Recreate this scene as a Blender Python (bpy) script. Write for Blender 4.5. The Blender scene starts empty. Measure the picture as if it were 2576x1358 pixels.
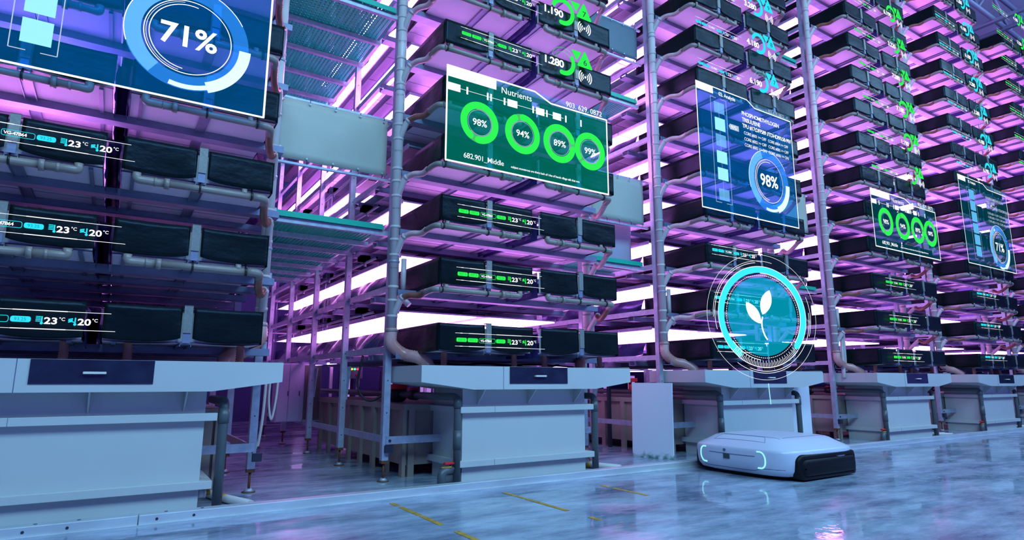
import bpy, math, random
from mathutils import Vector, Matrix
from mathutils.bvhtree import BVHTree

random.seed(7)
SC = bpy.context.scene
COL = SC.collection
PI = math.pi

# ------------------------------------------------------------------ camera
W_PX, H_PX, F_PX = 2576.0, 1358.0, 1545.3
YAW, PITCH, ROLL = .5723, .1785, .0019
fw = Vector((math.sin(YAW) * math.cos(PITCH), math.cos(YAW) * math.cos(PITCH), math.sin(PITCH)))
rt = Vector((math.cos(YAW), -math.sin(YAW), 0))
up = rt.cross(fw)
r2 = rt * math.cos(ROLL) + up * math.sin(ROLL)
u2 = -rt * math.sin(ROLL) + up * math.cos(ROLL)
cam_d = bpy.data.cameras.new('camera')
cam = bpy.data.objects.new('camera', cam_d)
COL.objects.link(cam)
M = Matrix((r2, u2, -fw)).transposed().to_4x4()
M.translation = Vector((0, -4.587, .85))
cam.matrix_world = M
cam_d.sensor_width = 36
cam_d.lens = 36 * F_PX / W_PX
cam_d.clip_end = 200
SC.camera = cam

# ------------------------------------------------------------------ world, hall lights, exposure
SC.view_settings.view_transform = 'Standard'
SC.view_settings.look = 'None'
SC.view_settings.exposure = 0.0
SC.view_settings.gamma = 1.0
SC.view_settings.use_curve_mapping = False
SC.cycles.max_bounces = 8
SC.cycles.diffuse_bounces = 3
SC.cycles.glossy_bounces = 3
SC.cycles.transparent_max_bounces = 16
SC.cycles.sample_clamp_indirect = 8.0
wd = bpy.data.worlds.new('world')
SC.world = wd
wd.use_nodes = True
wd.node_tree.nodes['Background'].inputs[0].default_value = (.13, .08, .90, 1)
wd.node_tree.nodes['Background'].inputs[1].default_value = .58


def area(name, loc, target, sx, sy, power, color):
    d = bpy.data.lights.new(name, 'AREA')
    d.shape = 'RECTANGLE'
    d.size, d.size_y, d.energy, d.color = sx, sy, power, color
    o = bpy.data.objects.new(name, d)
    COL.objects.link(o)
    o.location = loc
    o.rotation_euler = (Vector(target) - Vector(loc)).to_track_quat('-Z', 'Y').to_euler()
    return o


area('hall_light', (0, -7.5, 8.2), (2, 0, 1.0), 6, 3, 800, (.34, .76, 1))
area('hall_light', (9, -7.5, 8.6), (8, 0, 1.0), 6, 3, 760, (.35, .74, 1))
area('hall_light', (18, -6, 9), (14, 0, 2.0), 6, 3, 480, (.34, .66, 1))

# ------------------------------------------------------------------ materials
MATS = {}


def mat(name, color=(.5, .5, .5), rough=.5, metal=0.0, spec=.5, bump=0.0, bscale=20.0, var=0.0, vscale=4.0,
        trans=0.0, coat=0.0, alpha=1.0, stretch=None):
    if name in MATS:
        return MATS[name]
    m = bpy.data.materials.new(name)
    m.use_nodes = True
    nt = m.node_tree
    b = nt.nodes['Principled BSDF']
    b.inputs['Base Color'].default_value = (*color, 1)
    b.inputs['Roughness'].default_value = rough
    b.inputs['Metallic'].default_value = metal
    b.inputs['Specular IOR Level'].default_value = spec
    b.inputs['Transmission Weight'].default_value = trans
    b.inputs['Coat Weight'].default_value = coat
    b.inputs['Alpha'].default_value = alpha
    tc = nt.nodes.new('ShaderNodeTexCoord')
    mp = nt.nodes.new('ShaderNodeMapping')
    nt.links.new(tc.outputs['Object'], mp.inputs[0])
    if stretch:
        mp.inputs['Scale'].default_value = stretch
    if var > 0:
        n = nt.nodes.new('ShaderNodeTexNoise')
        n.inputs['Scale'].default_value = vscale
        n.inputs['Detail'].default_value = 5
        nt.links.new(mp.outputs[0], n.inputs['Vector'])
        r = nt.nodes.new('ShaderNodeValToRGB')
        r.color_ramp.elements[0].position = .3
        r.color_ramp.elements[1].position = .7
        r.color_ramp.elements[0].color = (*[c * (1 - var) for c in color], 1)
        r.color_ramp.elements[1].color = (*[min(1, c * (1 + var)) for c in color], 1)
        nt.links.new(n.outputs['Fac'], r.inputs[0])
        nt.links.new(r.outputs[0], b.inputs['Base Color'])
    if bump > 0:
        n2 = nt.nodes.new('ShaderNodeTexNoise')
        n2.inputs['Scale'].default_value = bscale
        n2.inputs['Detail'].default_value = 4
        nt.links.new(mp.outputs[0], n2.inputs['Vector'])
        bp = nt.nodes.new('ShaderNodeBump')
        bp.inputs['Strength'].default_value = bump
        bp.inputs['Distance'].default_value = .02
        nt.links.new(n2.outputs['Fac'], bp.inputs['Height'])
        nt.links.new(bp.outputs[0], b.inputs['Normal'])
    MATS[name] = m
    return m


def emis(name, color, strength=1.0):
    if name in MATS:
        return MATS[name]
    m = bpy.data.materials.new(name)
    m.use_nodes = True
    nt = m.node_tree
    nt.nodes.remove(nt.nodes['Principled BSDF'])
    e = nt.nodes.new('ShaderNodeEmission')
    e.inputs[0].default_value = (*color, 1)
    e.inputs[1].default_value = strength
    nt.links.new(e.outputs[0], nt.nodes['Material Output'].inputs[0])
    m.cycles.emission_sampling = 'NONE'
    MATS[name] = m
    return m


def holo(name, tint, glow):
    """light projected in the air: tints what is behind it and adds its own glow"""
    m = bpy.data.materials.new(name)
    m.use_nodes = True
    nt = m.node_tree
    nt.nodes.remove(nt.nodes['Principled BSDF'])
    t = nt.nodes.new('ShaderNodeBsdfTransparent')
    t.inputs[0].default_value = (*tint, 1)
    e = nt.nodes.new('ShaderNodeEmission')
    e.inputs[0].default_value = (*glow, 1)
    a = nt.nodes.new('ShaderNodeAddShader')
    nt.links.new(t.outputs[0], a.inputs[0])
    nt.links.new(e.outputs[0], a.inputs[1])
    nt.links.new(a.outputs[0], nt.nodes['Material Output'].inputs[0])
    m.cycles.emission_sampling = 'NONE'
    MATS[name] = m
    return m


FABRIC = mat('tarp_fabric', (.004, .0075, .006), .38, spec=.22, bump=.4, bscale=6, var=.25, vscale=3, stretch=(1, 1, 1.6))
FABRIC.node_tree.nodes['Principled BSDF'].inputs['Specular Tint'].default_value = (.45, .62, 1, 1)
FILM = mat('dark_film', (.03, .02, .12), .2, metal=.6, spec=.7, bump=.6, bscale=5, stretch=(1, 1, .5))
FILMP = mat('silver_film', (.40, .30, .60), .22, metal=.7, spec=.8, bump=.9, bscale=9)
PAN = mat('pink_tinted_pan', (.77, .64, .82), .55, var=.04, vscale=2)  # white panels, with pink lamp glow tinted into their colour
STEEL = mat('zinc_steel', (.42, .46, .55), .42, metal=.35, var=.15, vscale=18, bump=.06, bscale=60)
BEAM = mat('dull_beam', (.20, .22, .34), .5, metal=.4, var=.15, vscale=10)
STRIP = mat('galvanised_strip', (.22, .22, .21), .5, metal=.2, var=.12, vscale=60)
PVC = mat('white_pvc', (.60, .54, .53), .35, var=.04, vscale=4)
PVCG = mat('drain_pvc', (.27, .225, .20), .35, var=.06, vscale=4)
GPIPE = mat('grey_pvc', (.085, .10, .11), .4, var=.08, vscale=5)
TANK = mat('tank_polymer', (.52, .53, .52), .42, var=.05, vscale=1.5, bump=.03, bscale=3)
TANKB = mat('beige_polymer', (.30, .24, .205), .5, var=.08, vscale=2)
GLASSW = mat('dark_window', (.012, .02, .035), .12, spec=.7, var=.4, vscale=7)
BLACK = mat('black_rubber', (.012, .013, .016), .45, bump=.05, bscale=30)
DARK = mat('dark_metal', (.03, .03, .06), .5, metal=.3)
RED = mat('red_plastic', (.75, .015, .03), .4)
YEL = mat('yellow_paint', (.50, .27, .03), .6, var=.35, vscale=22)
HANDLE = mat('cream_handle', (.75, .72, .62), .4)
ALU = mat('aluminium', (.62, .66, .68), .38, metal=.45, var=.12, vscale=9, bump=.08, bscale=30, stretch=(.3, 1, 1))
WHITEB = mat('white_board', (.72, .76, .80), .5, var=.03, vscale=3)
CLOTH = mat('pale_green_cloth', (.42, .44, .37), .6, var=.06, vscale=2, bump=.35, bscale=3)
CLOTHD = mat('slate_cloth', (.10, .16, .20), .6, var=.06, vscale=2, bump=.3, bscale=3)
GREEN = mat('green_grate', (.004, .42, .28), .45, spec=.4)
RUST = mat('rusty_thread', (.16, .06, .03), .7, metal=.3)
CABI = mat('cabinet_paint', (.50, .45, .62), .45)
ROBOT = mat('robot_shell', (.60, .62, .74), .32, coat=.15)
ROBK = mat('robot_black', (.003, .004, .005), .5, spec=.22)
SEAM = mat('seam_line', (.10, .12, .2), .6)
LEAF = mat('seedling_leaf', (.10, .30, .05), .5)
MEDIUM = mat('white_liner', (.85, .82, .85), .6)
WALLM = mat('wall_paint', (.025, .035, .14), .7, var=.1, vscale=1)
CEILM = mat('ceiling_panel', (.62, .60, .80), .6, var=.06, vscale=2)
TRUSS = mat('truss_steel', (.30, .30, .45), .5, metal=.3)


def hose_mat(name, c1, c2, scale):
    m = mat(name, c1, .3, spec=.6)
    nt = m.node_tree
    b = nt.nodes['Principled BSDF']
    b.inputs['Subsurface Weight'].default_value = 0.0
    n = nt.nodes.new('ShaderNodeTexNoise')
    n.inputs['Scale'].default_value = scale
    tc = [x for x in nt.nodes if x.type == 'TEX_COORD'][0]
    nt.links.new(tc.outputs['Object'], n.inputs['Vector'])
    r = nt.nodes.new('ShaderNodeValToRGB')
    r.color_ramp.elements[0].position = .35
    r.color_ramp.elements[1].position = .7
    r.color_ramp.elements[0].color = (*c1, 1)
    r.color_ramp.elements[1].color = (*c2, 1)
    nt.links.new(n.outputs['Fac'], r.inputs[0])
    nt.links.new(r.outputs[0], b.inputs['Base Color'])
    return m


HOSE = hose_mat('pink_hose', (.50, .20, .18), (.72, .42, .42), 6)
HOSEP = hose_mat('clear_hose', (.66, .36, .38), (.84, .58, .62), 8)
HOSER = hose_mat('brown_hose', (.22, .07, .05), (.36, .14, .10), 8)


def led_mat(name, strength):
    m = bpy.data.materials.new(name)
    m.use_nodes = True
    nt = m.node_tree
    nt.nodes.remove(nt.nodes['Principled BSDF'])
    tc = nt.nodes.new('ShaderNodeTexCoord')
    mp = nt.nodes.new('ShaderNodeMapping')
    mp.inputs['Scale'].default_value = (34, 34, 1)
    v = nt.nodes.new('ShaderNodeTexVoronoi')
    v.voronoi_dimensions = '2D'
    v.inputs['Randomness'].default_value = 0
    r = nt.nodes.new('ShaderNodeValToRGB')
    r.color_ramp.elements[0].position = .28
    r.color_ramp.elements[1].position = .42
    r.color_ramp.elements[0].color = (1.0, .42, 1.0, 1)
    r.color_ramp.elements[1].color = (.72, .16, .90, 1)
    e = nt.nodes.new('ShaderNodeEmission')
    e.inputs[1].default_value = strength
    nt.links.new(tc.outputs['Object'], mp.inputs[0])
    nt.links.new(mp.outputs[0], v.inputs['Vector'])
    nt.links.new(v.outputs['Distance'], r.inputs[0])
    nt.links.new(r.outputs[0], e.inputs[0])
    nt.links.new(e.outputs[0], nt.nodes['Material Output'].inputs[0])
    MATS[name] = m
    return m


LED = led_mat('led_diodes', 9.0)
LEDS = led_mat('led_diodes_bright', 60.0)
LED2 = led_mat('led_diodes_strong', 27.0)
LED3 = led_mat('led_diodes_medium', 14.0)

HW = emis('display_white', (.95, .97, 1), 1.25)
HWD = emis('display_soft_white', (.6, .75, .95), .8)
HG = emis('display_green', (.03, .95, .10), 1.0)
HGD = emis('display_dark_green', (.01, .45, .05), 1.0)
HC = emis('display_cyan', (.03, .82, 1.0), 1.0)
HCL = emis('display_light_cyan', (.35, .90, 1.0), 1.05)
HCD = emis('display_dark_cyan', (.0, .30, .42), 1.0)
HK = mat('display_black_ink', (.005, .02, .01), .8)
P_BLUE = holo('display_blue_pane', (.22, .50, .85), (.0, .055, .16))
P_TEAL = holo('display_teal_pane', (.20, .55, .62), (.0, .12, .085))
P_TEALD = holo('display_dim_pane', (.30, .50, .60), (.0, .035, .05))
P_RING = holo('display_ring_blue', (.35, .6, .9), (.02, .18, .55))
P_RINGL = holo('display_ring_pale', (.5, .7, .9), (.12, .35, .50))
P_RINGG = holo('display_ring_green', (.4, .6, .4), (.08, .45, .10))
P_DISC = holo('display_disc_cyan', (.15, .62, .80), (.0, .27, .38))
P_HEAD = holo('display_head_pane', (.5, .75, .9), (.03, .10, .16))


# ------------------------------------------------------------------ mesh builder
class MB:
    def __init__(s):
        s.v, s.f, s.sm, s.mi = [], [], [], []

    def add(s, vs, fs, smooth=False, mi=0):
        o = len(s.v)
        s.v += [tuple(v) for v in vs]
        for f in fs:
            s.f.append(tuple(i + o for i in f))
            s.sm.append(smooth)
            s.mi.append(mi)
        return s

    def box(s, x0, x1, y0, y1, z0, z1, mi=0, b=0.0):
        if b > 0:
            b = min(b, (x1 - x0) * .45, (y1 - y0) * .45, (z1 - z0) * .45)
            # chamfered box: three crossing shells joined as one hull
            vs = []
            for sx in (0, 1):
                for sy in (0, 1):
                    for sz in (0, 1):
                        X, Y, Z = (x1, x0)[sx == 0], (y1, y0)[sy == 0], (z1, z0)[sz == 0]
                        dx, dy, dz = (b, -b)[sx], (b, -b)[sy], (b, -b)[sz]
                        vs += [(X, Y + dy, Z + dz), (X + dx, Y, Z + dz), (X + dx, Y + dy, Z)]
            def i(a, c, d, k): return (a * 4 + c * 2 + d) * 3 + k
            fs = [(i(0, 0, 0, 0), i(0, 0, 1, 0), i(0, 1, 1, 0), i(0, 1, 0, 0)),
                  (i(1, 0, 0, 0), i(1, 1, 0, 0), i(1, 1, 1, 0), i(1, 0, 1, 0)),
                  (i(0, 0, 0, 1), i(1, 0, 0, 1), i(1, 0, 1, 1), i(0, 0, 1, 1)),
                  (i(0, 1, 0, 1), i(0, 1, 1, 1), i(1, 1, 1, 1), i(1, 1, 0, 1)),
                  (i(0, 0, 0, 2), i(0, 1, 0, 2), i(1, 1, 0, 2), i(1, 0, 0, 2)),
                  (i(0, 0, 1, 2), i(1, 0, 1, 2), i(1, 1, 1, 2), i(0, 1, 1, 2))]
            for a in (0, 1):
                for c in (0, 1):
                    fs.append((i(a, c, 0, 0), i(a, c, 1, 0), i(a, c, 1, 1), i(a, c, 0, 1)))
                    fs.append((i(a, 0, c, 0), i(a, 1, c, 0), i(a, 1, c, 2), i(a, 0, c, 2)))
                    fs.append((i(0, a, c, 1), i(1, a, c, 1), i(1, a, c, 2), i(0, a, c, 2)))
                    for d in (0, 1):
                        fs.append((i(a, c, d, 0), i(a, c, d, 1), i(a, c, d, 2)))
            return s.add(vs, fs, False, mi)
        vs = [(x, y, z) for x in (x0, x1) for y in (y0, y1) for z in (z0, z1)]
        return s.add(vs, [(0, 1, 3, 2), (4, 6, 7, 5), (0, 4, 5, 1), (2, 3, 7, 6), (0, 2, 6, 4), (1, 5, 7, 3)], False, mi)

    def tube(s, pts, r, n=12, mi=0, caps=True, smooth=True):
        pts = [Vector(p) for p in pts]
        rs = r if isinstance(r, (list, tuple)) else [r] * len(pts)
        vs = []
        t0 = (pts[1] - pts[0]).normalized()
        ref = Vector((0, 0, 1)) if abs(t0.z) < .9 else Vector((0, 1, 0))
        a = t0.cross(ref).normalized()
        for k, p in enumerate(pts):
            if k == 0:
                t = t0
            elif k == len(pts) - 1:
                t = (pts[k] - pts[k - 1]).normalized()
            else:
                t = ((pts[k + 1] - p).normalized() + (p - pts[k - 1]).normalized())
                t = t.normalized() if t.length > 1e-6 else t0
            a = (a - t * a.dot(t)).normalized()
            b = t.cross(a)
            for j in range(n):
                g = 2 * PI * j / n
                vs.append(p + a * (math.cos(g) * rs[k]) + b * (math.sin(g) * rs[k]))
        fs = []
        for k in range(len(pts) - 1):
            for j in range(n):
                fs.append((k * n + j, k * n + (j + 1) % n, (k + 1) * n + (j + 1) % n, (k + 1) * n + j))
        s.add(vs, fs, smooth, mi)
        if caps:
            o = len(s.v) - len(vs)
            s.f.append(tuple(o + j for j in range(n))[::-1]); s.sm.append(False); s.mi.append(mi)
            o2 = o + (len(pts) - 1) * n
            s.f.append(tuple(o2 + j for j in range(n))); s.sm.append(False); s.mi.append(mi)
        return s

    def prism(s, poly, axis, a0, a1, mi=0):
        """polygon extruded along an axis: 'y' takes (x, z), 'x' takes (y, z), 'z' takes (x, y)"""
        def P(p, t):
            return {'y': (p[0], t, p[1]), 'x': (t, p[0], p[1]), 'z': (p[0], p[1], t)}[axis]
        n = len(poly)
        vs = [P(p, a0) for p in poly] + [P(p, a1) for p in poly]
        fs = [tuple(range(n)), tuple(range(n, 2 * n))[::-1]] + [(i, i + n, (i + 1) % n + n, (i + 1) % n) for i in range(n)]
        return s.add(vs, fs, False, mi)

    def grid(s, fn, nu, nv, thick=None, smooth=True, mi=0):
        vs = [fn(i / nu, j / nv) for i in range(nu + 1) for j in range(nv + 1)]
        N = nv + 1
        fs = [(i * N + j, i * N + j + 1, (i + 1) * N + j + 1, (i + 1) * N + j) for i in range(nu) for j in range(nv)]
        s.add(vs, fs, smooth, mi)
        if thick:
            t = Vector(thick)
            v2 = [Vector(v) + t for v in vs]
            s.add(v2, [f[::-1] for f in fs], smooth, mi)
            o = len(s.v) - 2 * len(vs)
            L = len(vs)
            edge = [i * N for i in range(nu + 1)] + [nu * N + j for j in range(1, N)] + \
                   [i * N + nv for i in range(nu - 1, -1, -1)] + [j for j in range(nv - 1, 0, -1)]
            for a, b in zip(edge, edge[1:] + edge[:1]):
                s.f.append((o + a, o + b, o + L + b, o + L + a)); s.sm.append(False); s.mi.append(mi)
        return s

    def mesh(s, name, mats):
        me = bpy.data.meshes.new(name)
        me.from_pydata(s.v, [], s.f)
        for m in (mats if isinstance(mats, (list, tuple)) else [mats]):
            me.materials.append(m)
        me.polygons.foreach_set('use_smooth', s.sm)
        me.polygons.foreach_set('material_index', s.mi)
        me.update()
        return me


def obj(name, mb, m, parent=None, loc=(0, 0, 0)):
    me = mb.mesh(name, m) if isinstance(mb, MB) else mb
    o = bpy.data.objects.new(name, me)
    COL.objects.link(o)
    o.location = loc
    if parent:
        o.parent = parent
    return o


def tag(o, label, cat, group=None):
    o['label'] = label
    o['category'] = cat
    if group:
        o['group'] = group
    return o


def thing(name, label, cat, loc=(0, 0, 0), group=None, rz=0.0):
    o = bpy.data.objects.new(name, None)
    o.empty_display_size = .1
    COL.objects.link(o)
    o.location = loc
    o.rotation_euler = (0, 0, rz)
    return tag(o, label, cat, group)


def struct(name, mb, m):
    o = obj(name, mb, m)
    o['kind'] = 'structure'
    return o


def dup(root, loc, label, group=None):
    r = root.copy()
    COL.objects.link(r)
    r.location = loc
    r['label'] = label
    if group:
        r['group'] = group
    for ch in list(root.children):
        c = ch.copy(); COL.objects.link(c); c.parent = r
        for g in list(ch.children):
            d = g.copy(); COL.objects.link(d); d.parent = c
    return r


def bez(pts, n=8):
    """smooth curve through points (Catmull-Rom)"""
    P = [Vector(p) for p in pts]
    P = [P[0] * 2 - P[1]] + P + [P[-1] * 2 - P[-2]]
    out = []
    for i in range(1, len(P) - 2):
        for k in range(n):
            t = k / n
            a, b, c, d = P[i - 1], P[i], P[i + 1], P[i + 2]
            out.append(.5 * ((2 * b) + (c - a) * t + (2 * a - 5 * b + 4 * c - d) * t * t + (3 * b - a - 3 * c + d) * t ** 3))
    out.append(P[-2])
    return out


def bend(pts, r=.04, n=5):
    """polyline with rounded corners"""
    P = [Vector(p) for p in pts]
    out = [P[0]]
    for i in range(1, len(P) - 1):
        a, b = (P[i - 1] - P[i]), (P[i + 1] - P[i])
        rr = min(r, a.length * .45, b.length * .45)
        s, e = P[i] + a.normalized() * rr, P[i] + b.normalized() * rr
        for k in range(n + 1):
            t = k / n
            out.append(s * (1 - t) ** 2 + P[i] * 2 * t * (1 - t) + e * t * t)
    out.append(P[-1])
    return out


def ribbed(mb, pts, r, dr, pitch, n=14, mi=0):
    """corrugated hose along a curve"""
    P = [Vector(p) for p in pts]
    L = [0]
    for a, b in zip(P, P[1:]):
        L.append(L[-1] + (b - a).length)
    N = max(6, int(L[-1] / pitch) * 2)
    out, rs = [], []
    j = 0
    for i in range(N + 1):
        s = L[-1] * i / N
        while j < len(P) - 2 and L[j + 1] < s:
            j += 1
        t = (s - L[j]) / max(1e-6, L[j + 1] - L[j])
        out.append(P[j].lerp(P[j + 1], t))
        rs.append(r + (dr if i % 2 else -dr))
    mb.tube(out, rs, n, mi)
    return mb


# ------------------------------------------------------------------ layout
ORD = ['zeroth', 'first', 'second', 'third', 'fourth', 'fifth', 'sixth', 'seventh', 'eighth', 'ninth', 'tenth',
       'eleventh', 'twelfth', 'thirteenth', 'fourteenth']
RACKS = [  # key, x offset, description, levels, number of bays of lamps
    ('A', -3.341, 'leftmost rack', 7), ('B', 0.0, 'second rack', 9), ('C', 3.383, 'third rack', 11),
    ('D', 6.986, 'fourth rack', 13), ('E', 10.255, 'fifth rack', 14), ('F', 13.6, 'rightmost rack', 14)]
ZT = [None, 1.3246] + [1.8777 + .549 * i for i in range(13)]
BH = .2302
XL0, XL1, XR0, XR1 = 2.238, 3.177, 3.278, 4.198
DEPTH = 6.6

# ------------------------------------------------------------------ room shell
def floor_mat():
    m = mat('wet_floor', (.3, .36, .5), .2, spec=.7)
    nt = m.node_tree
    b = nt.nodes['Principled BSDF']
    tc = [x for x in nt.nodes if x.type == 'TEX_COORD'][0]
    mp = nt.nodes.new('ShaderNodeMapping')
    mp.inputs['Scale'].default_value = (.55, 1.5, 1)
    nt.links.new(tc.outputs['Object'], mp.inputs[0])
    n = nt.nodes.new('ShaderNodeTexNoise')
    n.inputs['Scale'].default_value = 1.1
    n.inputs['Detail'].default_value = 7
    n.inputs['Roughness'].default_value = .62
    n.inputs['Distortion'].default_value = .6
    nt.links.new(mp.outputs[0], n.inputs['Vector'])
    r = nt.nodes.new('ShaderNodeValToRGB')
    r.color_ramp.elements[0].position = .47
    r.color_ramp.elements[1].position = .56
    r.color_ramp.elements[0].color = (.24, .24, .24, 1)
    r.color_ramp.elements[1].color = (.03, .03, .03, 1)
    nt.links.new(n.outputs['Fac'], r.inputs[0])
    nt.links.new(r.outputs[0], b.inputs['Roughness'])
    n3 = nt.nodes.new('ShaderNodeTexNoise')
    n3.inputs['Scale'].default_value = 2.2
    n3.inputs['Detail'].default_value = 8
    n3.inputs['Roughness'].default_value = .7
    nt.links.new(mp.outputs[0], n3.inputs['Vector'])
    c = nt.nodes.new('ShaderNodeValToRGB')
    c.color_ramp.elements[0].position = .36
    c.color_ramp.elements[1].position = .64
    c.color_ramp.elements[0].color = (.13, .17, .25, 1)
    c.color_ramp.elements[1].color = (.47, .55, .66, 1)
    nt.links.new(n3.outputs['Fac'], c.inputs[0])
    nt.links.new(c.outputs[0], b.inputs['Base Color'])
    n2 = nt.nodes.new('ShaderNodeTexNoise')
    n2.inputs['Scale'].default_value = 9
    n2.inputs['Detail'].default_value = 3
    nt.links.new(tc.outputs['Object'], n2.inputs['Vector'])
    bp = nt.nodes.new('ShaderNodeBump')
    bp.inputs['Strength'].default_value = .12
    bp.inputs['Distance'].default_value = .01
    nt.links.new(n2.outputs['Fac'], bp.inputs['Height'])
    nt.links.new(bp.outputs[0], b.inputs['Normal'])
    return m


struct('floor', MB().box(-6, 30, -8, 10, -.1, 0), floor_mat())
struct('ceiling', MB().box(-6, 30, -8, 10.2, 10.6, 10.8), CEILM)
struct('wall_back', MB().box(-6, 30, 9.6, 9.8, 0, 10.6), WALLM)
struct('wall_left', MB().box(-6.2, -6, -8, 9.8, 0, 10.6), WALLM)
struct('wall_right', MB().box(30, 30.2, -8, 9.8, 0, 10.6), WALLM)
# aluminium sill between the aisle and the rack area
mb = MB()
for x0, x1 in ((-3, .22), (.225, 5.6), (5.605, 10.5), (10.505, 24)):
    mb.box(x0, x1, -.15, -.06, 0.0, .058, b=.004)
for x in (-.32, -.12, .32, .52):
    mb.tube([(x, -.153, .03), (x, -.15, .03)], .008, 8, mi=1)
    mb.tube([(x + .05, -.10, .0575), (x + .05, -.10, .0595)], .01, 8, mi=1)
mb.box(-3, 24, -.175, -.150, 0, .006, mi=0)
struct('trim_1', mb, [ALU, DARK])
# roof trusses
for i, y in enumerate((.45, 4.5)):
    mb = MB()
    mb.tube([(8, y, 10.2), (29, y, 10.2)], .06, 6)
    mb.tube([(8, y, 9.4), (29, y, 9.4)], .06, 6)
    x = 8.0
    k = 0
    while x < 28.5:
        mb.tube([(x, y, 9.4 if k % 2 else 10.2), (x + .9, y, 10.2 if k % 2 else 9.4)], .035, 6)
        x += .9
        k += 1
    tag(obj('roof_truss', mb, TRUSS), ['nearer blue grey lattice roof truss under the ceiling at top right',
        'farther blue grey lattice roof truss under the ceiling behind the racks'][i], 'truss')
for i, x in enumerate((16.9, 17.5, 20.5)):
    mb = MB()
    mb.box(x, x + .1, -4, 9, 9.30, 9.38)
    tag(obj('roof_purlin', mb, TRUSS), ['left', 'middle', 'right'][i] + ' blue steel roof beam running away under the ceiling at top right', 'beam', 'roof beams')


# ------------------------------------------------------------------ rack frames
def post_mesh(h):
    mb = MB()
    w = .029
    mb.box(-w, w, -w, w, .17, h)
    z = .3
    while z < h:
        mb.tube([(0, -w - .001, z), (0, -w + .002, z)], .006, 6, mi=1)
        z += .275
    return mb.mesh('post', [STEEL, DARK])


FOOT = MB().box(-.03, .03, -.03, .03, .15, .175, mi=1).tube([(0, 0, .02), (0, 0, .16)], .010, 8, mi=1) \
    .tube([(0, 0, .0), (0, 0, .008)], .05, 16, mi=1).tube([(0, 0, .008), (0, 0, .03)], [.042, .018], 16).mesh('levelling_foot', [STEEL, RUST])
_post = {}
PY = (.63, 1.85, 3.07, 4.35, 5.6)
BY = (.52, 1.10, 1.72, 2.34, 3.0, 3.7)
BEAMM = MB().box(-1.15, 1.15, -.055, .055, -.058, -.052).box(-1.15, 1.15, -.055, -.05, -.058, -.004).box(-1.15, 1.15, .05, .055, -.058, -.004) \
    .mesh('cross_beam', BEAM)
RAILM = MB().box(-.02, .02, .6, DEPTH, .002, .060).mesh('side_rail', STEEL)
CHANM = MB().box(-.035, .035, .012, 5.5, -.012, -.003).box(-.035, -.03, .012, 5.5, -.026, -.003).box(.03, .035, .012, 5.5, -.026, -.003) \
    .mesh('centre_channel', BEAM)
GUSM = MB().prism([(-.13, 0), (.13, 0), (.03, -.34), (-.03, -.34)], 'x', -.006, .006).mesh('gusset', STEEL)
for key, off, desc, nl in RACKS:
    h = ZT[nl] + .45 if nl < 14 else ZT[14] + .1
    t = thing('rack_frame', 'tall blue grey steel frame of the ' + desc, 'rack', (off, 0, 0), 'rack frames')
    if h not in _post:
        _post[h] = post_mesh(h)
    for y in PY:
        for x in (2.05, 4.325):
            if key == 'A' and x < 3:
                continue
            p = obj('post', _post[h], None, t, (x, y + (.06 if x > 3 else 0), 0))
            obj('levelling_foot', FOOT, None, p)
            if 1 < y < 4 and x < 3:
                obj('gusset', GUSM, None, p, (.035, 0, ZT[1] - BH - .10))
    for k in range(1, nl + 1):
        zb = ZT[k] - BH
        nb = 6 if k <= 3 else (3 if k <= 5 else 2)
        for y in BY[:nb]:
            obj('cross_beam', BEAMM, None, t, (3.21, y, zb))
        for x in (2.075, 4.345):
            obj('side_rail', RAILM, None, t, (x, 0, zb))
    for z in (.34,):
        for x in (2.05, 4.325):
            if key == 'A' and x < 3:
                continue
            s = 1 if x < 3 else -1
            obj('brace_rail', MB().box(x + .03 * s - .008, x + .03 * s + .008, .6, 5.7, z - .03, z + .03), STEEL, t)
            obj('brace_rail', MB().box(min(x, x + s * .52), max(x, x + s * .52), .585, .6, z - .03, z + .035).box(x - .012, x + .055, .56, .6, z - .04, z - .10, mi=1)
                .tube([(x + .03, .575, z), (x + .03, .586, z)], .012, 6, mi=1), [STEEL, DARK], t)


# ------------------------------------------------------------------ grow beds
def wob(x, y, s=1.0):
    return math.sin(x * 7.3 + s * 2.1) * .5 + math.sin(x * 17.1 + y * 9 + s) * .3 + math.sin(y * 23 + s * 4.7 + x * 3) * .2


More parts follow.
